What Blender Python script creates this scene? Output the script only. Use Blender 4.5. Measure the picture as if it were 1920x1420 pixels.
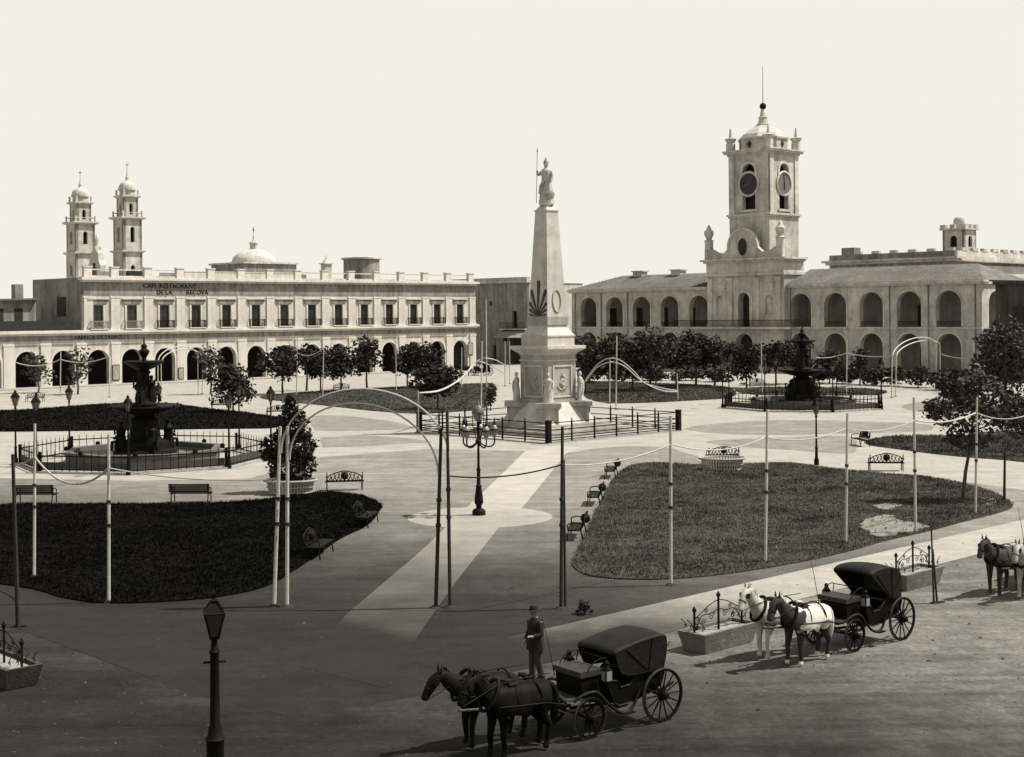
import bpy, bmesh, math, random
from mathutils import Vector, Matrix
random.seed(7)
R = math.radians
for o in list(bpy.data.objects): bpy.data.objects.remove(o)
scn = bpy.context.scene
C = scn.collection

# ---------------------------------------------------------------- camera
H, F, HY, ROLL, TH = 8.8, 2611.7, 588.85, -0.009, 0.7581
cam_d = bpy.data.cameras.new('camera'); cam = bpy.data.objects.new('camera', cam_d); C.objects.link(cam)
cam_d.sensor_width = 36; cam_d.sensor_fit = 'HORIZONTAL'; cam_d.lens = 36 * F / 1920
cam_d.shift_y = -(710 - HY) / 1920; cam_d.clip_end = 5000; cam_d.clip_start = .1
cam.matrix_world = Matrix.Translation((0, 0, H)) @ Matrix.Rotation(R(90), 4, 'X') @ Matrix.Rotation(ROLL, 4, 'Z')
scn.camera = cam

# ---------------------------------------------------------------- sky, sun, exposure
SUN_EL, SUN_AZ = R(56), R(4)          # azimuth measured from +X towards +Y
w = bpy.data.worlds.new('World'); scn.world = w; w.use_nodes = True
nt = w.node_tree; nt.nodes.clear()
def wn(t, **k):
    n = nt.nodes.new(t)
    for a, b in k.items(): setattr(n, a, b)
    return n
sky = wn('ShaderNodeTexSky', sky_type='NISHITA', sun_disc=False, sun_elevation=SUN_EL, sun_rotation=R(90) - SUN_AZ)
sky.air_density = 1.0; sky.dust_density = 1.0; sky.ozone_density = 1.0
bw = wn('ShaderNodeRGBToBW'); mn = wn('ShaderNodeMath', operation='MINIMUM'); mn.inputs[1].default_value = 6.0; gn = wn('ShaderNodeMath', operation='MULTIPLY'); gn.inputs[1].default_value = 1.8
tint = wn('ShaderNodeMixRGB', blend_type='MULTIPLY'); tint.inputs[0].default_value = 1; tint.inputs[2].default_value = (1, .983, .895, 1)
bg = wn('ShaderNodeBackground'); bg.inputs[1].default_value = 0.105; out = wn('ShaderNodeOutputWorld')
L = nt.links.new
L(sky.outputs[0], bw.inputs[0]); L(bw.outputs[0], gn.inputs[0]); L(gn.outputs[0], mn.inputs[0]); L(mn.outputs[0], tint.inputs[1]); L(tint.outputs[0], bg.inputs[0]); L(bg.outputs[0], out.inputs[0])
sd = bpy.data.lights.new('sun', 'SUN'); sd.energy = 5.0; sd.angle = R(.5); sd.color = (1, .965, .895)
sun = bpy.data.objects.new('sun', sd); C.objects.link(sun)
sv = Vector((math.cos(SUN_EL) * math.cos(SUN_AZ), math.cos(SUN_EL) * math.sin(SUN_AZ), math.sin(SUN_EL)))
sun.rotation_euler = sv.to_track_quat('Z', 'Y').to_euler(); sun.location = sv * 100
vs = scn.view_settings; vs.view_transform = 'Standard'; vs.look = 'None'; vs.exposure = 0.5; vs.gamma = 1; vs.use_curve_mapping = False

# ---------------------------------------------------------------- pixel -> place
def _uv(px, py):
    c, s = math.cos(ROLL), math.sin(ROLL); du, dv = px - 960, py - HY
    return c * du + s * dv, -s * du + c * dv
def G(px, py, z=0.):                    # pixel -> point on the horizontal plane z
    u, v = _uv(px, py); Y = F * (H - z) / v
    return Vector((u * Y / F, Y, z))
def AT(px, py, Y):                      # pixel -> point at a known distance
    u, v = _uv(px, py); return Vector((u * Y / F, Y, H - v * Y / F))
def ZP(px, py, Y): return AT(px, py, Y).z
d1 = Vector((math.cos(TH), math.sin(TH), 0)); d2 = Vector((math.sin(TH), -math.cos(TH), 0))
ROT = TH - math.pi / 2                  # local x = d2, local y = d1
def on_line(P, d, px):                  # distance along the line P + s*d seen in pixel column px
    k = (px - 960) / F; return (k * P.y - P.x) / (d.x - k * d.y)

# ---------------------------------------------------------------- materials
def sep(v, a=1.): v *= .78; return (v, v * .938, v * .838, a)
MATS = {}
def mat(name, v, var=.18, scale=1.5, rough=.85, bump=0., bscale=None, streak=0., spec=.3, metal=0., tintc=None, blotch=0.):
    if name in MATS: return MATS[name]
    m = bpy.data.materials.new(name); m.use_nodes = True; t = m.node_tree; N = t.nodes; lk = t.links.new
    b = N['Principled BSDF']; b.inputs['Roughness'].default_value = rough; b.inputs['Metallic'].default_value = metal
    b.inputs['Specular IOR Level'].default_value = spec
    tc = N.new('ShaderNodeTexCoord')
    n1 = N.new('ShaderNodeTexNoise'); n1.inputs['Scale'].default_value = scale; n1.inputs['Detail'].default_value = 7; n1.inputs['Roughness'].default_value = .62
    lk(tc.outputs['Object'], n1.inputs['Vector'])
    r = N.new('ShaderNodeValToRGB'); r.color_ramp.elements[0].position = .3; r.color_ramp.elements[1].position = .7
    f = tintc or sep
    r.color_ramp.elements[0].color = f(v * (1 - var)); r.color_ramp.elements[1].color = f(v * (1 + var))
    lk(n1.outputs['Fac'], r.inputs[0]); col = r.outputs[0]
    if streak:
        mp = N.new('ShaderNodeMapping'); mp.inputs['Scale'].default_value = (1.6, 1.6, .12); lk(tc.outputs['Object'], mp.inputs['Vector'])
        n2 = N.new('ShaderNodeTexNoise'); n2.inputs['Scale'].default_value = 1.1; n2.inputs['Detail'].default_value = 6; lk(mp.outputs[0], n2.inputs['Vector'])
        r2 = N.new('ShaderNodeValToRGB'); r2.color_ramp.elements[0].position = .34; r2.color_ramp.elements[1].position = .56
        k = 1 - streak; r2.color_ramp.elements[0].color = (k, k, k, 1); r2.color_ramp.elements[1].color = (1, 1, 1, 1)
        lk(n2.outputs['Fac'], r2.inputs[0]); mx = N.new('ShaderNodeMixRGB'); mx.blend_type = 'MULTIPLY'; mx.inputs[0].default_value = 1
        lk(col, mx.inputs[1]); lk(r2.outputs[0], mx.inputs[2]); col = mx.outputs[0]
    if blotch:
        for sc_, p0, p1, am in ((.16, .36, .6, blotch), (.9, .3, .5, blotch * .8)):
            n3 = N.new('ShaderNodeTexNoise'); n3.inputs['Scale'].default_value = sc_; n3.inputs['Detail'].default_value = 9; n3.inputs['Roughness'].default_value = .7; lk(tc.outputs['Object'], n3.inputs['Vector'])
            r3 = N.new('ShaderNodeMapRange'); r3.inputs[1].default_value = p0; r3.inputs[2].default_value = p1; r3.inputs[3].default_value = 1 - am; r3.inputs[4].default_value = 1; lk(n3.outputs['Fac'], r3.inputs[0])
            mx = N.new('ShaderNodeMixRGB'); mx.blend_type = 'MULTIPLY'; mx.inputs[0].default_value = 1; lk(col, mx.inputs[1]); lk(r3.outputs[0], mx.inputs[2]); col = mx.outputs[0]
    lk(col, b.inputs['Base Color'])
    if bump:
        nb = N.new('ShaderNodeTexNoise'); nb.inputs['Scale'].default_value = bscale or scale * 6; nb.inputs['Detail'].default_value = 6
        lk(tc.outputs['Object'], nb.inputs['Vector'])
        bp = N.new('ShaderNodeBump'); bp.inputs['Strength'].default_value = bump; bp.inputs['Distance'].default_value = .05
        lk(nb.outputs['Fac'], bp.inputs['Height']); lk(bp.outputs[0], b.inputs['Normal'])
    MATS[name] = m; return m

def ground_mat(name, tone, vignette, lo=34., hi=65., fine=9., bump=.4, patch=.22, kx=.45, ky=.9, lin=False, track=None):
    """packed earth or gravel: a vignette, darker towards the near left, is put into the colour"""
    m = bpy.data.materials.new(name); m.use_nodes = True; t = m.node_tree; N = t.nodes; lk = t.links.new
    b = N['Principled BSDF']; b.inputs['Roughness'].default_value = .95; b.inputs['Specular IOR Level'].default_value = .12
    ge = N.new('ShaderNodeNewGeometry')
    def noise(s, d=6, rg=.6, sc=None):
        n = N.new('ShaderNodeTexNoise'); n.inputs['Scale'].default_value = s; n.inputs['Detail'].default_value = d; n.inputs['Roughness'].default_value = rg
        if sc:
            mp = N.new('ShaderNodeMapping'); mp.inputs['Scale'].default_value = sc; mp.inputs['Rotation'].default_value = (0, 0, -TH); lk(ge.outputs['Position'], mp.inputs[0]); lk(mp.outputs[0], n.inputs['Vector'])
        else: lk(ge.outputs['Position'], n.inputs['Vector'])
        return n.outputs['Fac']
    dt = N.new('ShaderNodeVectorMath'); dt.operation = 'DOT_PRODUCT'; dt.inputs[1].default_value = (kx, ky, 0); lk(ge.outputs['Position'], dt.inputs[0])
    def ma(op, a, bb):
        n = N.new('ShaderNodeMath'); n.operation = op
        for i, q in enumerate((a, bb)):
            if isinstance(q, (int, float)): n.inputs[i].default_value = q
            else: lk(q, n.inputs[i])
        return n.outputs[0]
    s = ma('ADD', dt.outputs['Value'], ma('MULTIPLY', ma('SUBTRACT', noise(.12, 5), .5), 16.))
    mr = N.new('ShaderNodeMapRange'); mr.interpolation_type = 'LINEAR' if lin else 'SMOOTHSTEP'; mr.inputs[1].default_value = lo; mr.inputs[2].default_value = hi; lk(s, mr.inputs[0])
    mix = N.new('ShaderNodeMixRGB'); mix.inputs[1].default_value = sep(vignette); mix.inputs[2].default_value = sep(tone); lk(mr.outputs[0], mix.inputs[0])  # painted vignette: colour falls off towards the near left corner
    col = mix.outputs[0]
    for sc, am, kw in ((.55, patch, {}), (2.3, patch * .7, {}), (fine, patch * .8, {}), (.5, track or patch * .8, {'sc': (.12 if track else .25, 2.2, 1)})):
        rr = N.new('ShaderNodeMapRange'); rr.inputs[1].default_value = .3; rr.inputs[2].default_value = .7; rr.inputs[3].default_value = 1 - am; rr.inputs[4].default_value = 1 + am
        lk(noise(sc, **kw), rr.inputs[0])
        mu = N.new('ShaderNodeMixRGB'); mu.blend_type = 'MULTIPLY'; mu.inputs[0].default_value = 1; lk(col, mu.inputs[1]); lk(rr.outputs[0], mu.inputs[2]); col = mu.outputs[0]
    lk(col, b.inputs['Base Color'])
    bp = N.new('ShaderNodeBump'); bp.inputs['Strength'].default_value = bump; bp.inputs['Distance'].default_value = .04
    lk(noise(fine * .9, 8), bp.inputs['Height']); lk(bp.outputs[0], b.inputs['Normal'])
    MATS[name] = m; return m

def foliage(name, v, spec=.08, patch=0.):
    m = bpy.data.materials.new(name); m.use_nodes = True; t = m.node_tree; N = t.nodes; lk = t.links.new
    b = N['Principled BSDF']; b.inputs['Roughness'].default_value = .75; b.inputs['Specular IOR Level'].default_value = spec
    ge = N.new('ShaderNodeNewGeometry'); r = N.new('ShaderNodeValToRGB')
    f = lambda q: (q, q * .96, q * .82, 1)
    r.color_ramp.elements[0].color = f(v * .5); r.color_ramp.elements[1].color = f(v * 1.7); lk(ge.outputs['Random Per Island'], r.inputs[0])
    col = r.outputs[0]
    if patch:
        nz = N.new('ShaderNodeTexNoise'); nz.inputs['Scale'].default_value = .45; nz.inputs['Detail'].default_value = 6; nz.inputs['Roughness'].default_value = .65; lk(ge.outputs['Position'], nz.inputs['Vector'])
        rr = N.new('ShaderNodeMapRange'); rr.inputs[1].default_value = .34; rr.inputs[2].default_value = .66; rr.inputs[3].default_value = 1 - patch; rr.inputs[4].default_value = 1 + 2 * patch; lk(nz.outputs['Fac'], rr.inputs[0])
        mu = N.new('ShaderNodeMixRGB'); mu.blend_type = 'MULTIPLY'; mu.inputs[0].default_value = 1; lk(col, mu.inputs[1]); lk(rr.outputs[0], mu.inputs[2]); col = mu.outputs[0]
    lk(col, b.inputs['Base Color']); MATS[name] = m; return m

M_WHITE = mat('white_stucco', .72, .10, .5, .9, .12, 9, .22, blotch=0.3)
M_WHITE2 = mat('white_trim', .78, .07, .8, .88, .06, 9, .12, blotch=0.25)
M_GREY = mat('grey_stucco', .35, .2, .7, .92, .12, 8, .4, blotch=0.35)  # friezes and roofs; also walls whose shade is put in as grey
M_CAB = mat('weathered_limewash', .66, .2, .6, .92, .2, 7, .2, blotch=0.38)
M_CAB2 = mat('weathered_limewash_trim', .72, .12, .9, .9, .12, 8, .22, blotch=0.32)
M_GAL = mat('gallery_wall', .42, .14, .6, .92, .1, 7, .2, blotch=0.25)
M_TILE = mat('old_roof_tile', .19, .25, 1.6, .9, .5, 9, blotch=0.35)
M_DARKWALL = mat('arcade_shade', .018, .3, .8, .8)  # shade inside the arcade put into wall, floor and ceiling colour
M_VOID = mat('wood_and_shade', .022, .35, 1.2, .7)  # doors and frames; also shade painted into rooms, belfry and recesses
M_GLASS = mat('window_glass', .035, .5, .6, .15, spec=.6)
M_CURT = mat('curtain', .30, .3, 1.5, .9)
M_IRON = mat('black_iron', .010, .3, 3, .6, spec=.06)
M_IRON2 = mat('bronzed_iron', .010, .3, 3, .6, spec=.08)
M_MARB = mat('white_marble', .66, .09, .9, .6, .06, 12, .18, blotch=0.26)
M_MARB2 = mat('grey_veined_marble', .46, .14, 1.2, .65, .1, 10, .25, blotch=0.32)
M_STONE = mat('trough_stone', .21, .25, 2.2, .9, .35, 12, blotch=0.35)
M_WOODP = mat('limewashed_pole', .58, .22, 3, .8, .15, 20, .35)
M_ROPE = mat('garland_tube', .52, .15, 3, .8)
M_WOODD = mat('dark_pole', .03, .4, 3, .85, .2, 20)
M_BARK = mat('bark', .07, .4, 4, .95, .5, 18)
M_BLACK = mat('carriage_lacquer', .005, .3, 2, .55, spec=.07)
M_LEATH = mat('black_leather', .009, .35, 3, .65, .25, 14, spec=.07)
M_HOOD = mat('worn_hood_leather', .013, .4, 3, .6, .3, 12, spec=.08)
M_CUSH = mat('cushion', .035, .3, 4, .6, .2, 12)
M_BRASS = mat('brass', .5, .2, 3, .3, metal=.9)
M_HBLK = mat('black_horse_coat', .007, .5, 3, .6, .1, 60, spec=.05)
M_HWHT = mat('white_horse_coat', .55, .28, 3.2, .7, .1, 60, spec=.1)
M_HGRY = mat('dappled_horse_coat', .4, .4, 3.2, .6)
M_HBAY = mat('bay_horse_coat', .011, .5, 3, .6, .1, 60, spec=.05)
M_HBRN = mat('brown_horse_coat', .05, .5, 3, .65, .1, 60, spec=.08)
M_CLOTH = mat('dark_cloth', .018, .3, 5, .95)
M_CLOTH2 = mat('grey_cloth', .05, .3, 5, .95)
M_SKIN = mat('skin', .28, .1, 5, .6)
M_WATER = mat('basin_water', .03, .3, 1, .08, spec=.5)
M_OPAL = mat('opal_glass', .26, .2, 4, .25, spec=.5)
M_LGLASS = mat('lantern_glass', .16, .3, 4, .2, spec=.5)
M_BASK = mat('white_basket', .4, .16, 3, .8, 0)
M_GLD = mat('dark_gilt', .03, .3, 3, .5)
M_AWN = mat('awning_cloth', .30, .2, 1.5, .9)
M_SOIL = mat('garden_soil', .03, .35, 3, 1, .5, 9)
M_PALE = mat('bare_pale_earth', .21, .4, 1.6, 1, .4, 9)
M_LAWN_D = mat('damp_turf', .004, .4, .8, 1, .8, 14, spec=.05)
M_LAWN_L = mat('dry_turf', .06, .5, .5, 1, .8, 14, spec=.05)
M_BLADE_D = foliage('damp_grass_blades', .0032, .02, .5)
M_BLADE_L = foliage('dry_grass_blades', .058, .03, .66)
M_LEAF_A = foliage('dark_leaves', .028)
M_LEAF_B = foliage('mid_leaves', .045)
M_LEAF_C = foliage('pale_leaves', .065)
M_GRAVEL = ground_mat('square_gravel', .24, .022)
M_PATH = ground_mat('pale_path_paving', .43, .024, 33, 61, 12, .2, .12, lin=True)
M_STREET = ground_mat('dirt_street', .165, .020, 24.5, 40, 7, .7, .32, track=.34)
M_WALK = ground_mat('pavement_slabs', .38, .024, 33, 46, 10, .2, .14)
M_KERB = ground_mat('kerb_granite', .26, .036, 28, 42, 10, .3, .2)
M_LIGHTG = ground_mat('pale_earth', .37, .30, 20, 40, 6, .25, .13)

# ---------------------------------------------------------------- mesh builder
class MB:
    def __init__(s, M=None): s.v = []; s.f = []; s.M = M
    def add(s, vs, fs):
        o = len(s.v)
        for p in vs:
            p = Vector(p); s.v.append(s.M @ p if s.M else p)
        for f in fs: s.f.append([o + i for i in f])
        return s
    def box(s, x0, x1, y0, y1, z0, z1):
        return s.add([(x0, y0, z0), (x1, y0, z0), (x1, y1, z0), (x0, y1, z0), (x0, y0, z1), (x1, y0, z1), (x1, y1, z1), (x0, y1, z1)],
                     [(3, 2, 1, 0), (4, 5, 6, 7), (0, 1, 5, 4), (1, 2, 6, 5), (2, 3, 7, 6), (3, 0, 4, 7)])
    def cbox(s, c, sx, sy, sz): return s.box(c[0] - sx / 2, c[0] + sx / 2, c[1] - sy / 2, c[1] + sy / 2, c[2] - sz / 2, c[2] + sz / 2)
    def frust(s, z0, a0, b0, z1, a1, b1, cx=0, cy=0):
        return s.add([(cx + i * a0, cy + j * b0, z0) for i, j in ((-1, -1), (1, -1), (1, 1), (-1, 1))] + [(cx + i * a1, cy + j * b1, z1) for i, j in ((-1, -1), (1, -1), (1, 1), (-1, 1))],
                     [(3, 2, 1, 0), (4, 5, 6, 7), (0, 1, 5, 4), (1, 2, 6, 5), (2, 3, 7, 6), (3, 0, 4, 7)])
    def lathe(s, prof, n=16, c=(0, 0, 0), a0=0., fold=None, cap=True):
        vs = []
        for r, z in prof:
            for i in range(n):
                a = a0 + 2 * math.pi * i / n; q = r * (fold(a, z) if fold else 1)
                vs.append((c[0] + q * math.cos(a), c[1] + q * math.sin(a), c[2] + z))
        fs = [(j * n + i, j * n + (i + 1) % n, (j + 1) * n + (i + 1) % n, (j + 1) * n + i) for j in range(len(prof) - 1) for i in range(n)]
        if cap: fs.append(tuple(reversed(range(n)))); fs.append(tuple(range((len(prof) - 1) * n, len(prof) * n)))
        return s.add(vs, fs)
    def tube(s, pts, r, n=6, r1=None, cap=True):
        pts = [Vector(p) for p in pts]; m = len(pts); vs = []
        up = None
        for i, p in enumerate(pts):
            t = (pts[min(i + 1, m - 1)] - pts[max(i - 1, 0)]); t = t.normalized() if t.length else Vector((0, 0, 1))
            if up is None: up = Vector((0, 0, 1)) if abs(t.z) < .9 else Vector((1, 0, 0))
            a = t.cross(up); a = a.normalized() if a.length > 1e-6 else Vector((1, 0, 0)); b = t.cross(a); up = -b
            if isinstance(r, (list, tuple)): q = r[i]
            else: q = r if r1 is None else r + (r1 - r) * i / max(1, m - 1)
            for k in range(n):
                th = 2 * math.pi * k / n; vs.append(p + a * math.cos(th) * q + b * math.sin(th) * q)
        fs = [(j * n + i, j * n + (i + 1) % n, (j + 1) * n + (i + 1) % n, (j + 1) * n + i) for j in range(m - 1) for i in range(n)]
        if cap: fs += [tuple(reversed(range(n))), tuple(range((m - 1) * n, m * n))]
        return s.add(vs, fs)
    def prism(s, poly, axis, a, b):
        """2-d polygon extruded along an axis ('x': (y,z), 'y': (x,z), 'z': (x,y))"""
        def P(p, t): return {'x': (t, p[0], p[1]), 'y': (p[0], t, p[1]), 'z': (p[0], p[1], t)}[axis]
        n = len(poly); vs = [P(p, a) for p in poly] + [P(p, b) for p in poly]
        fs = [(i, (i + 1) % n, n + (i + 1) % n, n + i) for i in range(n)] + [tuple(reversed(range(n))), tuple(range(n, 2 * n))]
        return s.add(vs, fs)
    def sphere(s, c, r, n=10, sz=1.):
        m = max(4, n // 2 + 1)
        return s.lathe([(max(1e-4, r * math.sin(math.pi * j / m)), -r * sz * math.cos(math.pi * j / m)) for j in range(m + 1)], n, c)
    def wall(s, u0, u1, z0, z1, ops, v0, v1, seg=10):
        """wall along u (local x), front face at y = v0, back at y = v1, with openings (uc, w, zb, zs, arched)"""
        V = []; Fc = []
        def q(*p): o = len(V); V.extend(p); Fc.append(tuple(range(o, o + len(p))))
        def both(a, b, c, d):   # rectangle given as (u,z) corners, front and back
            q((a, v0, b), (c, v0, b), (c, v0, d), (a, v0, d)); q((c, v1, b), (a, v1, b), (a, v1, d), (c, v1, d))
        cur = u0
        for uc, wd, zb, zs, arch in sorted(ops):
            a, b = uc - wd / 2, uc + wd / 2
            if a > cur + 1e-6: both(cur, z0, a, z1)
            if zb > z0 + 1e-6: both(a, z0, b, zb); q((a, v0, zb), (b, v0, zb), (b, v1, zb), (a, v1, zb))
            pts = [(uc - wd / 2 * math.cos(math.pi * i / seg), zs + wd / 2 * math.sin(math.pi * i / seg)) for i in range(seg + 1)] if arch else [(a, zs), (b, zs)]
            for p, r_ in zip(pts[:-1], pts[1:]):
                q((p[0], v0, p[1]), (r_[0], v0, r_[1]), (r_[0], v0, z1), (p[0], v0, z1)); q((r_[0], v1, r_[1]), (p[0], v1, p[1]), (p[0], v1, z1), (r_[0], v1, z1))
                q((p[0], v1, p[1]), (r_[0], v1, r_[1]), (r_[0], v0, r_[1]), (p[0], v0, p[1]))
            q((a, v0, zb), (a, v1, zb), (a, v1, zs), (a, v0, zs)); q((b, v1, zb), (b, v0, zb), (b, v0, zs), (b, v1, zs))
            cur = b
        if cur < u1 - 1e-6: both(cur, z0, u1, z1)
        q((u0, v0, z1), (u1, v0, z1), (u1, v1, z1), (u0, v1, z1)); q((u0, v1, z0), (u0, v0, z0), (u0, v0, z1), (u0, v1, z1)); q((u1, v0, z0), (u1, v1, z0), (u1, v1, z1), (u1, v0, z1))
        return s.add(V, Fc)
    def archivolt(s, uc, w_, z0, zs, v0, v1, t=.3, seg=12):
        pts = [(-w_ / 2, z0)] + [(-w_ / 2 * math.cos(math.pi * i / seg), zs + w_ / 2 * math.sin(math.pi * i / seg)) for i in range(seg + 1)] + [(w_ / 2, z0)]
        po = [(-w_ / 2 - t, z0)] + [(-(w_ / 2 + t) * math.cos(math.pi * i / seg), zs + (w_ / 2 + t) * math.sin(math.pi * i / seg)) for i in range(seg + 1)] + [(w_ / 2 + t, z0)]
        V = []; n = len(pts)
        for y in (v0, v1):
            V += [(uc + p[0], y, p[1]) for p in pts] + [(uc + p[0], y, p[1]) for p in po]
        Fc = []
        for i in range(n - 1):
            Fc += [(i, i + 1, n + i + 1, n + i), (2 * n + i + 1, 2 * n + i, 3 * n + i, 3 * n + i + 1), (n + i, n + i + 1, 3 * n + i + 1, 3 * n + i), (i + 1, i, 2 * n + i, 2 * n + i + 1)]
        return s.add(V, Fc)
    def mesh(s, name, m, smooth=False):
        me = bpy.data.meshes.new(name); me.from_pydata([tuple(v) for v in s.v], [], s.f); me.update()
        if m: me.materials.append(m)
        bm = bmesh.new(); bm.from_mesh(me); bmesh.ops.recalc_face_normals(bm, faces=bm.faces); bm.to_mesh(me); bm.free()
        if smooth:
            me.polygons.foreach_set('use_smooth', [True] * len(me.polygons))
            try: me.set_sharp_from_angle(angle=R(42))
            except Exception: pass
        return me
    def build(s, name, m, parent=None, smooth=False):
        return link(name, s.mesh(name, m, smooth), parent)
def link(name, me, parent=None, loc=None, rotz=0):
    o = bpy.data.objects.new(name, me); C.objects.link(o)
    if parent: o.parent = parent; KIDS.setdefault(parent.name, []).append(o)
    if loc is not None: o.location = loc
    if rotz: o.rotation_euler = (0, 0, rotz)
    return o
def tag(o, label=None, cat=None, group=None, kind=None):
    if label: o['label'] = label
    if cat: o['category'] = cat
    if group: o['group'] = group
    if kind: o['kind'] = kind
    return o
def thing(name, label, cat, loc=(0, 0, 0), rotz=0, group=None):
    o = bpy.data.objects.new(name, None); C.objects.link(o); o.location = loc; o.rotation_euler = (0, 0, rotz); o.empty_display_size = .2
    return tag(o, label, cat, group)
KIDS = {}
def copy_tree(o, loc=None, rotz=None, label=None, group=None, parent=None):
    c = o.copy(); C.objects.link(c); c.parent = parent
    if parent: KIDS.setdefault(parent.name, []).append(c)
    if loc is not None: c.location = loc
    if rotz is not None: c.rotation_euler = (0, 0, rotz)
    if label: c['label'] = label
    if group: c['group'] = group
    for ch in list(KIDS.get(o.name, [])): copy_tree(ch, parent=c)
    return c
def catmull(pts, n=6, closed=True):
    o = []; m = len(pts); P = [Vector(p) for p in pts]
    for i in range(m if closed else m - 1):
        p0, p1, p2, p3 = (P[(i - 1) % m], P[i], P[(i + 1) % m], P[(i + 2) % m]) if closed else (P[max(i - 1, 0)], P[i], P[i + 1], P[min(i + 2, m - 1)])
        for k in range(n):
            t = k / n
            o.append(.5 * ((2 * p1) + (p2 - p0) * t + (2 * p0 - 5 * p1 + 4 * p2 - p3) * t * t + (3 * p1 - p0 - 3 * p2 + p3) * t ** 3))
    if not closed: o.append(P[-1])
    return o
def sheet(name, pts, z, m, thick=0., kind='structure'):
    mb = MB(); P = [(p[0], p[1]) for p in pts]
    if thick: mb.prism(P, 'z', z - thick, z)
    else: mb.add([(x, y, z) for x, y in P], [tuple(range(len(P)))])
    o = mb.build(name, m)
    if not thick and len(o.data.polygons) and o.data.polygons[0].normal.z < 0: o.data.flip_normals()
    return tag(o, kind=kind)
def sag(a, b, s, n=14):
    a, b = Vector(a), Vector(b)
    return [a.lerp(b, i / n) - Vector((0, 0, 4 * s * (i / n) * (1 - i / n))) for i in range(n + 1)]
def text_mesh(body, size, m, ext=.02):
    cu = bpy.data.curves.new('lettering', 'FONT'); cu.body = body; cu.size = size; cu.align_x = 'CENTER'; cu.align_y = 'CENTER'; cu.extrude = ext; cu.resolution_u = 2
    ob = bpy.data.objects.new('lettering_tmp', cu); C.objects.link(ob); bpy.context.view_layer.update()
    me = bpy.data.meshes.new_from_object(ob.evaluated_get(bpy.context.evaluated_depsgraph_get())); bpy.data.objects.remove(ob)
    me.materials.clear(); me.materials.append(m); return me
def skin_mesh(name, verts, edges, radii, m, root=0, sub=2):
    me = bpy.data.meshes.new(name); me.from_pydata(verts, edges, []); ob = bpy.data.objects.new(name, me); C.objects.link(ob)
    ob.modifiers.new('s', 'SKIN').use_smooth_shade = True
    sv_ = me.skin_vertices[0].data
    for i, r_ in enumerate(radii): sv_[i].radius = r_ if isinstance(r_, tuple) else (r_, r_); sv_[i].use_root = (i == root)
    sb = ob.modifiers.new('u', 'SUBSURF'); sb.levels = sub; sb.render_levels = sub
    bpy.context.view_layer.update()
    res = bpy.data.meshes.new_from_object(ob.evaluated_get(bpy.context.evaluated_depsgraph_get())); bpy.data.objects.remove(ob)
    res.materials.clear(); res.materials.append(m); res.polygons.foreach_set('use_smooth', [True] * len(res.polygons)); return res

# ================================================================ THE GROUND
ZS = -.003                                       # street level, a kerb below the square
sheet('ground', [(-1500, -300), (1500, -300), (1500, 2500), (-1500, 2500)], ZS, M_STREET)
K = Vector((-4.86, 29.7, 0))                     # corner of the square
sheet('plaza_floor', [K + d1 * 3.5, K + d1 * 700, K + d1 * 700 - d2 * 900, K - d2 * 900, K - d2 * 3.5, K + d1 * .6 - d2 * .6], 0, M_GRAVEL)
# far, pale part of the square and the streets beyond it
def px(*pts): return [G(*p) for p in pts]
sheet('pale_ground', [G(-400, 850), G(0, 897), G(250, 902), G(470, 897), G(600, 858), G(800, 842), G(985, 846), G(1060, 850), G(1180, 836), G(1260, 840), G(1320, 868), G(1480, 866), G(1640, 886), G(1800, 903), G(1960, 925), G(2300, 960), G(2600, 700), G(2600, 650), G(-900, 650), G(-900, 760)], .003, M_LIGHTG)
# grey gravel panels between the pale paths
for nm, pts in (('gravel_bed', ((575, 783), (600, 779), (650, 780), (730, 789), (792, 804), (680, 808), (590, 808))),
                ('gravel_bed', ((600, 821), (680, 816), (760, 821), (812, 829), (700, 836), (605, 840))),
                ('gravel_bed', ((1285, 803), (1360, 793), (1480, 788), (1620, 791), (1735, 796), (1735, 809), (1600, 813), (1440, 816), (1330, 812))),
                ('gravel_bed', ((1325, 828), (1450, 821), (1590, 819), (1605, 838), (1590, 851), (1480, 844), (1380, 838))),
                ('gravel_bed', ((1068, 850), (1110, 842), (1180, 836), (1245, 840), (1310, 856), (1300, 868), (1180, 872), (1150, 890), (1060, 900))),
                ('gravel_bed', ((20, 904), (250, 908), (480, 904), (480, 935), (400, 943), (20, 946))),
                ('gravel_bed', ((1690, 762), (1745, 752), (1750, 770), (1720, 772)))):
    sheet(nm, px(*pts) if pts[0][0] in (575, 600, 1068) else catmull(px(*pts), 4), .0065, M_GRAVEL)
def edge_jitter(P, a):
    return [p + Vector((random.uniform(-a, a), random.uniform(-a, a), 0)) for p in P]
# pale paved path from the monument to the corner, with the lamp circle
pth = px((1030, 838), (1088, 838), (1060, 852), (1018, 905), (975, 957), (935, 990), (862, 1082), (800, 1168), (720, 1290), (560, 1250), (650, 1152), (790, 1033), (840, 985), (872, 955), (930, 900), (985, 846))
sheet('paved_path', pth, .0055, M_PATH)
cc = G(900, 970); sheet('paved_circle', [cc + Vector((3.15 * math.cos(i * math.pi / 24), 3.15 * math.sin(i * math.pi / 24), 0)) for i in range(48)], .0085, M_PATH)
# pavements along the two near sides, kerbs
def band(name, P0, dr, s0, s1, w0, w1, nrm, z, m, th=0):
    return sheet(name, [P0 + dr * s0 + nrm * w0, P0 + dr * s1 + nrm * w0, P0 + dr * s1 + nrm * w1, P0 + dr * s0 + nrm * w1], z, m, th)
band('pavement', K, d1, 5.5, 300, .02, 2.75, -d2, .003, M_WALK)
band('pavement', K, -d2, 6., 300, .02, 2.6, d1, .003, M_WALK)
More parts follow.
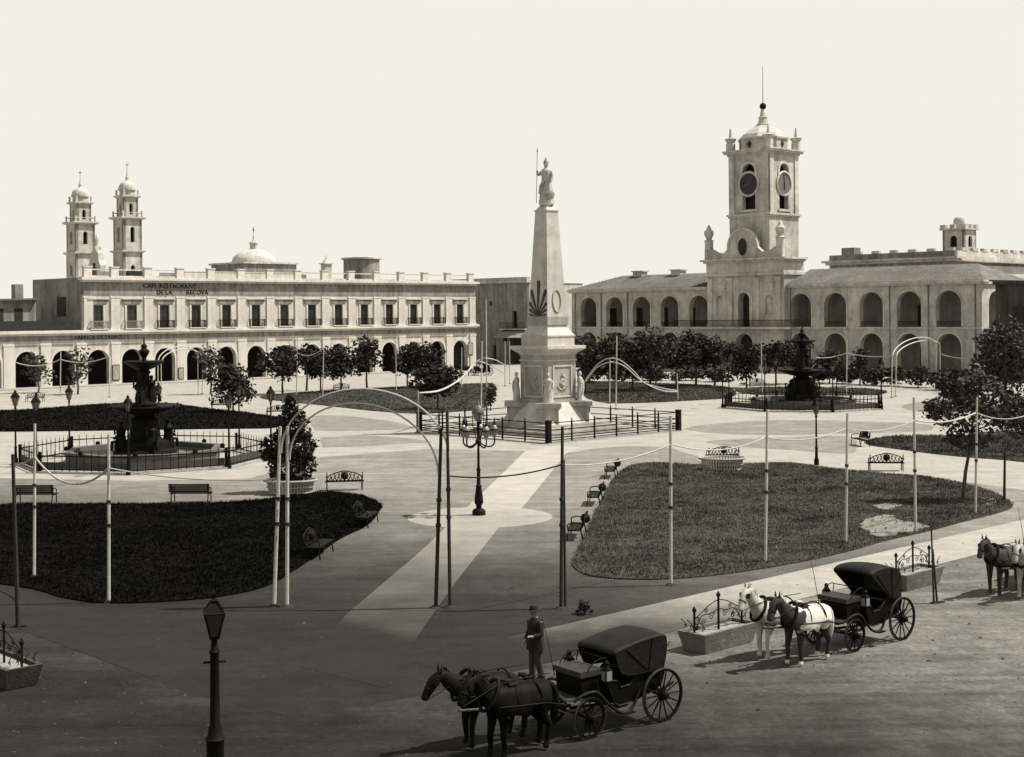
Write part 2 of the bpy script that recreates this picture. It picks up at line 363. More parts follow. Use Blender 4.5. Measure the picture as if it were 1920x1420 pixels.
# ---------------------------------------------------------------- lawns
def in_poly(x, y, P):
    c = False; j = len(P) - 1
    for i in range(len(P)):
        if (P[i][1] > y) != (P[j][1] > y) and x < (P[j][0] - P[i][0]) * (y - P[i][1]) / (P[j][1] - P[i][1]) + P[i][0]: c = not c
        j = i
    return c
BARE = [edge_jitter(catmull(px(*pts), 5), .14) for pts in (((1612, 984), (1640, 972), (1668, 968), (1690, 978), (1716, 982), (1738, 990), (1715, 999), (1690, 1003), (1655, 1009), (1632, 1002)), ((1640, 950), (1668, 945), (1690, 951), (1660, 957)), ((1838, 938), (1858, 934), (1872, 944), (1850, 949)))]
for bp_ in BARE: sheet('bare_patch', bp_, .054, M_PALE)
def lawn(pts, m, mb_, n, hgt, label, z=.05, wd=.016):
    P = catmull(px(*pts), 5)
    sheet('lawn', P, z, m, z + .02)
    xs = [p.x for p in P]; ys = [p.y for p in P]; V = []; Fc = []
    cl = [(random.uniform(min(xs), max(xs)), random.uniform(min(ys), max(ys)), random.uniform(.6, 2.5)) for _ in range(60)]
    def blade(x, y, h):
        a = random.uniform(0, 6.28); lx, ly = random.gauss(0, .4) * h, random.gauss(0, .4) * h; o = len(V); b = wd * random.uniform(.6, 1.3)
        V.extend(((x - b * math.cos(a), y - b * math.sin(a), z - .01), (x + b * math.cos(a), y + b * math.sin(a), z - .01), (x + lx, y + ly, z + h))); Fc.append((o, o + 1, o + 2))
    k = 0
    while k < n:
        x, y = random.uniform(min(xs), max(xs)), random.uniform(min(ys), max(ys))
        if not in_poly(x, y, P): continue
        if 5 < x < 20 and 45 < y < 75 and random.random() < .9 and any(in_poly(x, y, q_) for q_ in BARE): continue
        h = hgt * random.uniform(.4, 1.2)
        for cx, cy, cr in cl:
            if (x - cx) ** 2 + (y - cy) ** 2 < cr * cr: h *= 1.5; break
        for _ in range(3): blade(x + random.gauss(0, .04), y + random.gauss(0, .04), h)
        k += 1
    for i in range(len(P)):                                # ragged edge
        a, b = P[i], P[(i + 1) % len(P)]
        for _ in range(max(1, int((b - a).length * 16))):
            q = a.lerp(b, random.random()); blade(q.x + random.gauss(0, .06), q.y + random.gauss(0, .06), hgt * random.uniform(.6, 1.3))
    me = bpy.data.meshes.new('grass'); me.from_pydata(V, [], Fc); me.materials.append(mb_)
    return tag(link('grass', me), label, 'grass', kind='stuff')
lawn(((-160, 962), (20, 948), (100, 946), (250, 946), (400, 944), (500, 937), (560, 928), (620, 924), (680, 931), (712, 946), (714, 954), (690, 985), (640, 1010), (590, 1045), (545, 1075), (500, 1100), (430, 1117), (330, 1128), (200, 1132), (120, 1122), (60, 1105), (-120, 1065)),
     M_LAWN_D, M_BLADE_D, 36000, .075, 'dark watered grass covering the left front lawn')
lawn(((1180, 876), (1230, 869), (1310, 873), (1400, 871), (1480, 869), (1560, 880), (1640, 888), (1720, 893), (1790, 905), (1850, 920), (1890, 940), (1897, 952), (1870, 963), (1810, 978), (1740, 997), (1660, 1015), (1590, 1035), (1500, 1055), (1400, 1072), (1300, 1084), (1200, 1088), (1120, 1083), (1085, 1072), (1073, 1056), (1085, 1030), (1105, 985), (1130, 935), (1150, 900)),
     M_LAWN_L, M_BLADE_L, 42000, .07, 'rough grass covering the right front lawn')
lawn(((1624, 833), (1660, 821), (1720, 818), (1800, 819), (2000, 816), (2100, 850), (2000, 872), (1880, 863), (1780, 855), (1700, 845)), M_LAWN_L, M_BLADE_L, 9000, .1, 'grass of the lawn under the leaning tree at the right', wd=.03)
lawn(((-160, 775), (20, 770), (100, 765), (200, 758), (300, 757), (400, 768), (500, 780), (542, 790), (520, 802), (400, 805), (-160, 808)), M_LAWN_D, M_BLADE_D, 9000, .11, 'dark grass of the lawn behind the left fountain', wd=.035)
lawn(((490, 745), (560, 737), (640, 732), (780, 725), (900, 720), (925, 722), (925, 745), (905, 767), (850, 771), (780, 776), (700, 771), (600, 760), (520, 752)), M_LAWN_L, M_BLADE_L, 9000, .11, 'grass of the long lawn left of the monument', wd=.04)
lawn(((1095, 737), (1100, 717), (1200, 719), (1300, 722), (1365, 728), (1372, 745), (1290, 752), (1200, 756), (1140, 756), (1105, 749)), M_LAWN_L, M_BLADE_L, 9000, .11, 'grass of the lawn right of the monument', wd=.04)
lawn(((1380, 733), (1440, 727), (1540, 727), (1640, 731), (1660, 738), (1600, 742), (1500, 741), (1420, 741)), M_LAWN_L, M_BLADE_L, 2500, .11, 'grass strip behind the right fountain', wd=.04)


# ================================================================ BUILDINGS
# ---------------- arcaded building on the left ("recova"); wall frame: u along d1, front = -v
LP = Vector((-53.945, 181.53, 0)); BAY = 4.827
recova = thing('arcade_building', 'long two-storey white arcaded building with balconies and open parapet on the left', 'building', LP, TH)
sL, sR = on_line(LP, d1, 157), on_line(LP, d1, 891); NA = range(-6, 14)
A0 = -6.5 * BAY
MB().wall(A0, sR, 0, 5.9, [(n * BAY, 3.04, 0, 3.1, True) for n in NA], 0, .8).build('arcade_wall', M_WHITE, recova)
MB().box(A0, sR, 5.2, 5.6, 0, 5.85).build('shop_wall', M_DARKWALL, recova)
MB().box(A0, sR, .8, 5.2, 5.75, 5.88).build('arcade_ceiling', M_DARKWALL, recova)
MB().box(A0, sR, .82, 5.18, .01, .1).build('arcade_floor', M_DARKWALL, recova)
MB().box(A0 - 2, sR + 1, -3.4, -.02, 0, .13).build('pavement_step', M_LIGHTG, recova)
pil = MB().box(-.62, .62, -.16, -.002, .35, 5.55).box(-.7, .7, -.2, -.004, 0, .38).box(-.7, .7, -.2, -.004, 5.3, 5.6).mesh('pilaster', M_WHITE2)
arc = MB().archivolt(0, 3.04, .02, 3.1, -.07, -.003, .26).mesh('archivolt', M_WHITE2, True)
imp = MB().box(-1.45, 1.45, -.10, -.003, 5.36, 5.5).mesh('panel_moulding', M_GREY)
for n in NA:
    link('archivolt', arc, recova, (n * BAY, 0, 0)); link('panel_moulding', imp, recova, (n * BAY, 0, 0))
    link('pilaster', pil, recova, ((n - .5) * BAY, 0, 0))
link('pilaster', pil, recova, (sR - .64, 0, 0))
MB().box(A0, sR + .02, -.06, .8, 5.9, 6.55).build('frieze', M_GREY, recova)
MB().box(A0, sR + .3, -.3, .8, 6.55, 6.82).box(A0, sR + .5, -.55, .8, 6.82, 7.1).box(A0, sR + .45, -.45, .8, 7.1, 7.2).build('cornice', M_WHITE2, recova)
NW = range(0, 14)
MB().wall(sL, sR, 7.2, 11.8, [(n * BAY, 1.42, 7.36, 10.4, False) for n in NW], .05, .65).build('upper_wall', M_WHITE, recova)
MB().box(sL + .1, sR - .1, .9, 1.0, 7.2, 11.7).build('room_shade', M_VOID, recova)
pil2 = MB().box(-.62, .62, -.14, .048, 7.2, 11.6).box(-.7, .7, -.18, .046, 11.35, 11.62).box(-.7, .7, -.18, .046, 7.2, 7.5).mesh('pilaster', M_WHITE2)
hood = MB().prism([(-1.4, 11.2), (1.4, 11.2), (1.3, 10.75), (1.15, 10.55), (-1.15, 10.55), (-1.3, 10.75)], 'y', -.12, .048).mesh('window_hood', M_GREY)
hood_t = MB().box(-1.5, 1.5, -.26, .047, 11.18, 11.32).mesh('hood_moulding', M_WHITE2)
sur = MB().box(-1.0, -.73, -.06, .049, 7.3, 10.5).box(.73, 1.0, -.06, .049, 7.3, 10.5).mesh('window_surround', M_WHITE2)
wfr = MB().box(-.71, -.6, .2, .3, 7.36, 10.4).box(.6, .71, .2, .3, 7.36, 10.4).box(-.6, .6, .2, .3, 10.28, 10.4).box(-.05, .05, .2, .3, 7.36, 10.28).box(-.6, .6, .21, .29, 9.5, 9.58).mesh('window', M_VOID)
pane = MB().box(-.28, .28, .24, .26, 7.4, 9.5).mesh('pane', M_GLASS); pane2 = MB().box(-.28, .28, .24, .26, 9.58, 10.28).mesh('pane', M_GLASS)
curt = MB().box(-.24, .24, .36, .39, 7.4, 10.2).mesh('curtain', M_CURT)
slab = MB().box(-1.28, 1.28, -.62, .046, 7.22, 7.34).mesh('balcony', M_WHITE2)
rb = MB()
for i in range(15):
    x = -1.22 + i * 2.44 / 14; rb.box(x - .02, x + .02, -.6, -.56, 7.34, 8.28)
for i in range(4):
    for s in (-1, 1): y = -.56 + i * .15; rb.box(s * 1.2 - .02, s * 1.2 + .02, y - .02, y + .02, 7.34, 8.28)
rb.box(-1.26, 1.26, -.62, -.54, 8.28, 8.36).box(-1.24, 1.24, -.6, -.56, 7.5, 7.55)
for s in (-1, 1): rb.box(s * 1.23 - .03, s * 1.23 + .03, -.54, .04, 8.28, 8.35)
rail_d = rb.mesh('balcony_railing', M_IRON); rail_l = rb.mesh('balcony_railing', mat('pale_painted_iron', .3, .2, 3, .7))
for n in NW:
    x = n * BAY; link('window_hood', hood, recova, (x, 0, 0)); link('hood_moulding', hood_t, recova, (x, 0, 0)); link('window_surround', sur, recova, (x, 0, 0))
    wf = link('window', wfr, recova, (x, 0, 0))
    for s in (-1, 1):
        link('pane', pane, wf, (s * .33, 0, 0)); link('pane', pane2, wf, (s * .33, 0, 0))
        if n in (0, 1, 3, 4) or (n % 3 == 0 and s < 0): link('curtain', curt, wf, (s * .33, 0, 0))
    bl = link('balcony', slab, recova, (x, 0, 0)); link('balcony_railing', rail_l if n < 2 else rail_d, bl)
    link('pilaster', pil2, recova, ((n + .5) * BAY if n < 13 else sR - .64, 0, 0))
link('pilaster', pil2, recova, (sL + .64, 0, 0))
MB().box(sL, sR, -.04, .65, 11.8, 13.45).build('frieze', M_GREY, recova)
MB().box(sL - .2, sR + .2, -.3, .65, 13.45, 13.7).box(sL - .5, sR + .5, -.65, .65, 13.7, 13.95).box(sL - .4, sR + .4, -.55, .65, 13.95, 14.08).build('cornice', M_WHITE2, recova)
den = MB().box(-.12, .12, -.24, -.05, 13.2, 13.44).mesh('dentil', M_GREY)
for i in range(int((sR - sL) / .9)): link('dentil', den, recova, (sL + .5 + i * .9, 0, 0))
pp = MB().box(-.55, .55, -.1, .5, 14.08, 15.35).box(-.64, .64, -.18, .58, 15.35, 15.5).mesh('parapet_pier', M_WHITE2)
for n in range(-1, 14):
    x = min(max((n + .5) * BAY, sL + .6), sR - .6); link('parapet_pier', pp, recova, (x, 0, 0))
    if n == 13: break
    a, b = x + .56, min((n + 1.5) * BAY, sR - .6) - .56
    if n in (2, 3, 4, 5): MB().box(a, b, .05, .35, 14.08, 14.95).box(a, b, 0, .4, 14.95, 15.08).build('parapet_panel', M_WHITE, recova)
    else: MB().box(a, b, .1, .3, 15.0, 15.16).box(a, b, .1, .3, 14.08, 14.3).build('parapet_rail', M_WHITE, recova)
MB().box(sL, sR, .65, 15, 13.8, 14.06).build('roof', M_GREY, recova)
MB().box(sL, sL + .5, .655, 15, 7.2, 13.8).build('end_wall', M_GREY, recova)  # end wall greyed: its shade is put into the colour
MB().box(sL - .004, sL - .05, 5.0, 7.6, 9.0, 11.6).build('end_window', M_VOID, recova)
MB().box(sR - .4, sR, .82, 15, 0, 13.8).build('end_wall', M_GREY, recova)
MB().box(A0, sL, .8, 15, 6.9, 7.19).build('terrace', M_GREY, recova)
MB().box(A0, sL - 1.6, -.3, -.05, 7.2, 8.45).build('terrace_parapet', mat('dark_terrace_boards', .03, .4, 2, .9), recova)
for i in range(7): MB().box(2 + i * 5.2, 4.6 + i * 5.2, 4.2 + (i % 3), 6.0, 14.06, 15.0 + .15 * (i % 2)).build('roof_shed', M_VOID if i % 2 else M_GREY, recova)
for body, sz, xx, zz in (('CAFE RESTAURANT', .92, on_line(LP, d1, 319), 12.95), ('DE LA', .88, on_line(LP, d1, 308), 12.12), ('RECOVA', .88, on_line(LP, d1, 370), 12.12), ('FABRICA DE TABACO', .72, on_line(LP, d1, 187), 6.22)):
    o = link('lettering', text_mesh(body, sz, M_IRON), recova); o.location = (xx, -.085 if zz < 7 else -.07, zz); o.rotation_euler = (R(90), 0, 0)
for px_, z0, z1, w_ in ((215, .5, 2.6, 1.0), (880, 2.2, 4.2, 1.1), (337, .3, 1.9, .8), (600, .4, 2.0, .9)):
    x = on_line(LP, d1, px_); bd = MB().box(x - w_ / 2, x + w_ / 2, -.26, -.2, z0, z1).build('notice_board', M_IRON, recova); MB().box(x - w_ / 2 + .08, x + w_ / 2 - .08, -.275, -.262, z0 + .1, z1 - .1).build('notice_sheet', mat('faded_notice', .36, .5, 5, .9), bd)
# ---------------- house on the terrace behind, at the far left
hp = LP + d1 * (sL - 9.5) - d2 * 7.5 * 1.0
hs = thing('terrace_house', 'small low house with lean-to roof on the terrace at far left', 'house', Vector((hp.x, hp.y, 7.2)), TH)
MB().box(0, 6.5, 0, 6, 0, 4.0).build('wall', M_GREY, hs)
MB().prism([(-.8, 3.9), (6.6, 4.0), (6.6, 4.25), (-.8, 4.1)], 'y', -.7, 6.2).build('roof', M_TILE, hs)
for x in (1.0, 3.6): MB().box(x, x + 1.1, -.05, .05, .2, 2.9).build('door', M_VOID, hs)
MB().box(4.6, 5.7, 2, 3.2, 4.2, 6.1).build('chimney', M_GREY, hs)

# ---------------- the two church towers
def church_tower(px_c, py_base, Y, label, k=1.0):
    b = AT(px_c, py_base, Y); u = Y / F * k                       # metres per pixel of the photograph
    t = thing('church_tower', label, 'tower', (b.x, b.y, 0), ROT, 'twin church towers')
    zz = lambda y: ZP(px_c, y, Y)
    hw = 19.5 * u * 1.0
    yb, y1, y2, y3, y4, y5 = (520, 475, 413, 372, 358, 339) if px_c > 200 else (520, 478, 422, 384, 370, 352)
    def stage(za, zb, h, ops, nm):
        for i in range(4):
            w_ = MB(Matrix.Rotation(i * math.pi / 2, 4, 'Z')).wall(-h, h, za, zb, ops, -h, -h + .55)
            w_.build(nm, M_CAB, t)
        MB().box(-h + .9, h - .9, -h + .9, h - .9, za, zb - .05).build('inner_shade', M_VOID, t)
    def corn(z, h, th=.45, o=.55): MB().frust(z, h + .1, h + .1, z + th * .5, h + o, h + o).frust(z + th * .5, h + o, h + o, z + th, h + o, h + o).build('cornice', M_CAB2, t)
    MB().box(-hw, hw, -hw, hw, 0, zz(yb)).build('shaft', M_CAB, t)
    stage(zz(yb), zz(y1) - .0, hw, [(0, hw * .42, zz(yb) + .3, zz(yb) + 2.0, True)], 'lower_stage'); corn(zz(y1), hw, .5, .5)
    stage(zz(y1) + .5, zz(y2), hw * .98, [(0, hw * .46, zz(y1) + 2.2, zz(y2) - 2.0, True)], 'bell_stage'); corn(zz(y2), hw * .98, .6, .7)
    zr = zz(y2) + .6
    for i in range(4):
        MB(Matrix.Rotation(i * math.pi / 2, 4, 'Z')).box(-hw * .95, hw * .95, -hw * 1.02, -hw * .96, zr + .75, zr + .9).build('balustrade', M_CAB2, t)
        MB(Matrix.Rotation(i * math.pi / 2, 4, 'Z')).box(-hw * 1.04, -hw * .92, -hw * 1.04, -hw * .92, zr, zr + 1.25).build('corner_post', M_CAB2, t)
    h2 = hw * .74
    stage(zr, zz(y3), h2, [(0, h2 * .5, zr + .5, zz(y3) - 1.6, True)], 'upper_stage'); corn(zz(y3), h2, .5, .5)
    zr = zz(y3) + .5
    for i in range(4): MB(Matrix.Rotation(i * math.pi / 2, 4, 'Z')).box(-h2 * 1.1, -h2 * .9, -h2 * 1.1, -h2 * .9, zr, zr + 1.2).build('corner_post', M_CAB2, t)
    MB().lathe([(h2 * 1.0, zr), (h2 * .98, zz(y4)), (h2 * 1.16, zz(y4) + .05), (h2 * 1.16, zz(y4) + .4)], 16).build('drum', M_CAB, t, True)
    a = zz(y4) + .4; hh = zz(y5) - a
    MB().lathe([(h2 * 1.1 * math.cos(q), a + hh * math.sin(q)) for q in [i * math.pi / 16 for i in range(8)]] + [(h2 * .25, a + hh)], 16).build('cupola', M_CAB2, t, True)
    MB().lathe([(h2 * .3, a + hh - .15), (h2 * .2, a + hh + .5), (h2 * .28, a + hh + .6), (h2 * .12, a + hh + 1.1), (.1, a + hh + 1.8), (.05, a + hh + 4.0)], 8).build('finial', M_CAB2, t, True)
    MB().box(-.5, .5, -.05, .05, a + hh + 3.2, a + hh + 3.35).build('cross', M_IRON, t)
church_tower(240, 520, 290, 'taller right one of the two domed church towers')
church_tower(152, 520, 300, 'left one of the two domed church towers, partly behind a gable')
# gable of the church front between them
gp = AT(182, 520, 286); gb = thing('church_gable', 'stepped church gable with statue standing between the two towers', 'gable', (gp.x, gp.y, 0), ROT)
MB().prism([(-2.6, 0), (2.6, 0), (2.6, 19.5), (1.9, 20.5), (1.7, 22), (.7, 22.6), (.5, 23.4), (-.5, 23.4), (-.7, 22.6), (-1.7, 22), (-1.9, 20.5), (-2.6, 19.5)], 'y', -.6, .6).build('wall', M_CAB, gb)
MB().lathe([(.4, 23.4), (.3, 24), (.42, 24.6), (.22, 25.3), (.2, 25.8), (.02, 26)], 10).build('statue', M_CAB2, gb, True)
MB().box(-.5, .5, -.7, -.58, 17, 20).build('niche', M_VOID, gb)
# ---------------- dome
dp = AT(476, 520, 285)
dm = thing('church_dome', 'low pale church dome with lantern and cross above the arcade roofline', 'dome', (dp.x, dp.y, 0), ROT)
zz = lambda y: ZP(476, y, 285)
MB().box(-6.2, 6.2, -6.2, 6.2, 0, zz(497)).build('base', M_GREY, dm); MB().box(-6.6, 6.6, -6.6, 6.6, zz(497), zz(497) + .35).build('cornice', M_CAB2, dm)
a = zz(497) + .35; hh = zz(468) - a
MB().lathe([(4.7, a), (4.7, a + .25)] + [(4.4 * math.cos(i * math.pi / 18), a + .25 + (hh - .25) * math.sin(i * math.pi / 18)) for i in range(8)] + [(.8, a + hh)], 28).build('cupola', M_WHITE, dm, True)
MB().lathe([(.8, a + hh - .1), (.75, a + hh + 1.1), (.95, a + hh + 1.15), (.95, a + hh + 1.35), (.2, a + hh + 2.0), (.05, a + hh + 3.4)], 10).build('lantern', M_CAB, dm)
MB().box(-.05, .05, -.05, .05, a + hh + 3.3, a + hh + 4.6).box(-.4, .4, -.04, .04, a + hh + 3.9, a + hh + 4.05).build('cross', M_IRON, dm)
# ---------------- turret and round tank behind the parapet
tp = AT(612, 520, 225); tr = thing('roof_turret', 'little square turret with pointed cap behind the arcade parapet', 'turret', (tp.x, tp.y, 0), ROT); zz = lambda y: ZP(612, y, 225)
MB().box(-.62, .62, -.62, .62, 10, zz(496)).build('shaft', M_CAB, tr); MB().box(-.85, .85, -.85, .85, zz(496), zz(494)).build('cornice', M_CAB2, tr)
MB().lathe([(.8, zz(494)), (.5, zz(490)), (.2, zz(486)), (.08, zz(482)), (.02, zz(477))], 8).build('cap', M_CAB2, tr)
tp = AT(678, 520, 232); tk = thing('round_tank', 'broad grey cylindrical roof room with overhanging slab behind the parapet', 'tank', (tp.x, tp.y, 0), 0); zz = lambda y: ZP(678, y, 232)
MB().lathe([(3.0, 8), (3.0, zz(487))], 28).build('drum', M_GREY, tk, True); MB().lathe([(3.35, zz(487)), (3.35, zz(484)), (2.6, zz(482.5))], 28).build('slab', M_CAB, tk, True)

# ---------------- plain house closing the street between the arcade and the monument
P0 = G(990, 683); hb = thing('street_house', 'plain grey house with iron balcony seen between the arcade and the monument', 'house', (P0.x, P0.y, 0), ROT)
zt = ZP(988, 530, P0.y)
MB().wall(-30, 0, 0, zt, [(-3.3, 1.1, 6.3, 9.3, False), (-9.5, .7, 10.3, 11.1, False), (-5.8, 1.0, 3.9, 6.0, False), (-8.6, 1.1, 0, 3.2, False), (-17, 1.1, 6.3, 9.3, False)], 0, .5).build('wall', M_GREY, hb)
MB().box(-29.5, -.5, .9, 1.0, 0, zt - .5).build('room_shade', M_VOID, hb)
MB().box(-.5, 0, .5, 14, 0, zt).build('side_wall', M_WHITE, hb)  # sun and shade put into colour: white side, grey front
MB().box(-30.2, .3, -.45, .6, zt, zt + .45).box(-30, .1, -.2, .5, zt + .45, zt + 1.0).build('cornice', M_CAB, hb); MB().box(-30, 0, .5, 14, zt - .4, zt - .05).build('roof', M_GREY, hb)
MB().box(-6.5, .2, -.9, 0, 6.0, 6.2).build('balcony', M_CAB2, hb)
rr = MB()
for i in range(30): x = -6.4 + i * .22; rr.box(x - .015, x + .015, -.85, -.82, 6.2, 7.2)
rr.box(-6.5, .2, -.88, -.8, 7.2, 7.27).build('balcony_railing', M_IRON, hb)
MB().prism([(-2.8, 4.6), (0, 5.9), (0, 6.0), (-2.8, 4.7)], 'x', -5.8, 3.5).build('awning', M_AWN, hb)
MB().box(-4.2, 3.4, -.5, -.05, .2, 4.4).build('shop_recess', M_VOID, hb)
for x in (-5.5, -1, 3.2): MB().box(x - .06, x + .06, -2.75, -2.63, 0, 4.65).build('awning_post', M_WOODD, hb)

# ---------------- the old town hall with the tower
CP = Vector((12.796, 232.97, 0)); BC, GAP = 5.874, 18.816
cab = thing('town_hall', 'old two-storey arcaded town hall with tall central clock tower', 'town hall', CP, ROT)
xL, xR = on_line(CP, d2, 1072), on_line(CP, d2, 1841); xC = 4 * BC + GAP / 2
c0, c1 = on_line(CP, d2, 1334), on_line(CP, d2, 1478)
XA = [i * BC for i in range(5)]; XB = [4 * BC + GAP + i * BC for i in range(5)]
for nm, a, b, xs in (('left_wing', xL, c0, XA), ('right_wing', c1, xR, XB)):
    MB().wall(a, b, 0, 6.24, [(x, 3.6, 0, 3.85, True) for x in xs], 0, .9).build('lower_arcade', M_CAB, cab)
    MB().wall(a, b, 6.24, 12.2, [(x, 3.7, 6.55, 9.55, True) for x in xs], .02, .9).build('upper_arcade', M_CAB, cab)
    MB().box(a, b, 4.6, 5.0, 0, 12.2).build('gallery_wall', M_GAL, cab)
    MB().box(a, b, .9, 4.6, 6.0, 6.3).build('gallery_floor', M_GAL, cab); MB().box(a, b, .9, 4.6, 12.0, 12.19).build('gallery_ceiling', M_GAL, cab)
    MB().box(a - (.5 if nm[0] == 'l' else 0), b + (.5 if nm[0] == 'r' else 0), -.35, .9, 12.2, 12.45).box(a - (.6 if nm[0] == 'l' else 0), b + (.6 if nm[0] == 'r' else 0), -.6, .9, 12.45, 12.7).build('eaves_cornice', M_CAB2, cab)
    MB().box(a, b, -.12, -.002, 6.28, 6.5).build('string_course', M_CAB2, cab)
    # hipped tile roof
    h = 5.5; RZ = 15.0
    if nm[0] == 'l': V = [(a - .5, -.5, 12.7), (b, -.5, 12.7), (b, 12, 12.7), (a - .5, 12, 12.7), (a + 6.5, 5.7, RZ), (b, 5.7, RZ)]
    else: V = [(a, -.5, 12.7), (b + .5, -.5, 12.7), (b + .5, 12, 12.7), (a, 12, 12.7), (a, 5.7, RZ), (b - 3.5, 5.7, RZ)]
    MB().add(V, [(0, 1, 5, 4), (1, 2, 5), (2, 3, 4, 5), (3, 0, 4), (3, 2, 1, 0)]).build('tiled_roof', M_TILE, cab)
    rg = MB()
    n_ = int((b - a) / .42)
    for i in range(n_):                                        # raised barrel-tile courses running down the slope
        x = a + .2 + i * .42
        t0 = 1.0 if nm[0] == 'r' else min(1., (x - a + .5) / 7.); t0 = min(t0, (b + .5 - x) / 4.) if nm[0] == 'r' else t0
        if t0 < .08: continue
        rg.add([(x - .1, -.52, 12.72), (x, -.52, 12.83), (x + .1, -.52, 12.72), (x - .1, -.5 + 6.2 * t0, 12.72 + 2.3 * t0), (x, -.5 + 6.2 * t0, 12.83 + 2.3 * t0), (x + .1, -.5 + 6.2 * t0, 12.72 + 2.3 * t0)], [(0, 1, 4, 3), (1, 2, 5, 4), (0, 2, 1)])
    tag(rg.build('roof_tile_rows', M_TILE, cab), kind='stuff')
pr = MB().box(-1.85, 1.85, .3, .36, 7.25, 7.32)
for i in range(19): x = -1.8 + i * .2; pr.box(x - .015, x + .015, .31, .35, 6.56, 7.25)
prm = pr.mesh('arch_railing', M_IRON); av = MB().archivolt(0, 3.7, 6.6, 9.55, -.06, .018, .22).mesh('archivolt', M_CAB2, True); av2 = MB().archivolt(0, 3.6, .02, 3.85, -.06, -.002, .22).mesh('archivolt', M_CAB2, True)
pip = MB().box(-.06, .06, -.13, -.003, .1, 12.2).mesh('downpipe', M_GREY); dr = MB().box(-.75, .75, 4.5, 4.598, 6.31, 9.6).mesh('door', M_VOID); dr2 = MB().box(-.8, .8, 4.5, 4.598, .01, 3.7).mesh('door', M_VOID)
for i, x in enumerate(XA + XB):
    link('arch_railing', prm, cab, (x, 0, 0)); link('archivolt', av, cab, (x, 0, 0)); link('archivolt', av2, cab, (x, 0, 0))
    link('door', dr, cab, (x + (1.4, 1.3, .9, .7, .8, -.2, .4, .2, -.6, 1.9)[i], 0, 0)); link('door', dr2, cab, (x + (.6, -.4, .8, 0, .6, .4, .2, -.3, -.2, .9)[i], 0, 0))
for x in (xL + .9, XA[0] + BC / 2, XA[1] + BC / 2, c1 + .5, XB[2] + BC / 2, XB[3] + BC / 2, xR - .9): link('downpipe', pip, cab, (x, 0, 0))
MB().box(xL - .02, xL + .7, .91, 12, 0, 12.2).build('end_wall', M_CAB, cab)
Ms = Matrix.Translation((xR, 0, 0)) @ Matrix.Rotation(R(90), 4, 'Z')
MB(Ms).wall(.905, 12, 0, 6.24, [(3.6, 3.4, 0, 3.85, True), (8.6, 3.4, 0, 3.85, True)], 0, .9).build('side_lower_arcade', M_CAB, cab)
MB(Ms).wall(.905, 12, 6.24, 12.2, [(3.6, 3.4, 6.55, 9.55, True), (8.6, 3.4, 6.55, 9.55, True)], .01, .9).build('side_upper_arcade', M_CAB, cab)
for x in (-1.2, ): pass
for px_, w_ in ((1200, 2.0), (1272, 2.0)):
    x = on_line(CP + d1 * 5.6, d2, px_); MB().box(x - w_ / 2, x + w_ / 2, 5.0, 6.4, 14.2, 15.6).box(x - w_ / 2 - .2, x + w_ / 2 + .2, 4.8, 6.6, 15.6, 15.78).build('chimney', M_CAB2, cab)
# central block
v0 = -1.0
MB().wall(c0, c1, 0, 6.24, [(xC, 3.3, 0, 3.9, True), (xC - 4.6, 1.4, 1.0, 3.4, False), (xC + 4.6, 1.4, 1.0, 3.4, False)], v0, .95).build('central_lower_wall', M_CAB, cab)
MB().wall(c0, c1, 6.24, 14.2, [(xC, 2.15, 6.5, 10.6, True), (xC - 4.55, 1.35, 8.4, 10.6, True), (xC + 4.55, 1.35, 8.4, 10.6, True)], v0 + .01, .95).build('central_upper_wall', M_CAB, cab)
for s in (-1, 1):
    MB().box(xC + s * 4.55 - .7, xC + s * 4.55 + .7, v0 + .35, v0 + .5, 8.3, 11.4).build('niche_back', M_CAB, cab)
    for dx in (2.5, 6.3): MB().box(xC + s * dx - .42, xC + s * dx + .42, v0 - .16, v0 + .008, 6.6, 13.8).box(xC + s * dx - .52, xC + s * dx + .52, v0 - .24, v0 + .006, 13.4, 13.9).box(xC + s * dx - .52, xC + s * dx + .52, v0 - .24, v0 + .006, 6.6, 7.0).build('pilaster', M_CAB2, cab)
    MB().box(xC + s * 4.55 - .9, xC + s * 4.55 + .9, v0 - .1, v0 + .007, 11.9, 13.0).build('relief_panel', M_CAB2, cab)
MB().box(xC - 1.7, xC + 1.7, .3, .4, 0, 6.2).build('inner_door', M_VOID, cab); MB().box(xC - 1.2, xC + 1.2, .3, .4, 6.3, 12).build('inner_door', M_VOID, cab)
MB().archivolt(xC, 2.15, 6.6, 10.6, v0 - .08, v0 + .006, .5).build('archivolt', M_CAB2, cab, True); MB().archivolt(xC, 3.3, .02, 3.9, v0 - .08, v0 - .002, .3).build('archivolt', M_CAB2, cab, True)
MB().box(c0 - .3, c1 + .3, v0 - .35, 4, 14.2, 14.55).box(c0 - .05, c1 + .05, v0 - .12, 4, 14.55, 16.2).box(c0 - .4, c1 + .4, v0 - .45, 4, 16.2, 16.5).box(c0 - .75, c1 + .75, v0 - .85, 4, 16.5, 16.78).build('entablature', M_CAB2, cab)
for a_ in (c0 - .02, c1 - .4): MB().box(a_, a_ + .42, .96, 6, 0, 14.2).build('block_flank', M_CAB, cab)
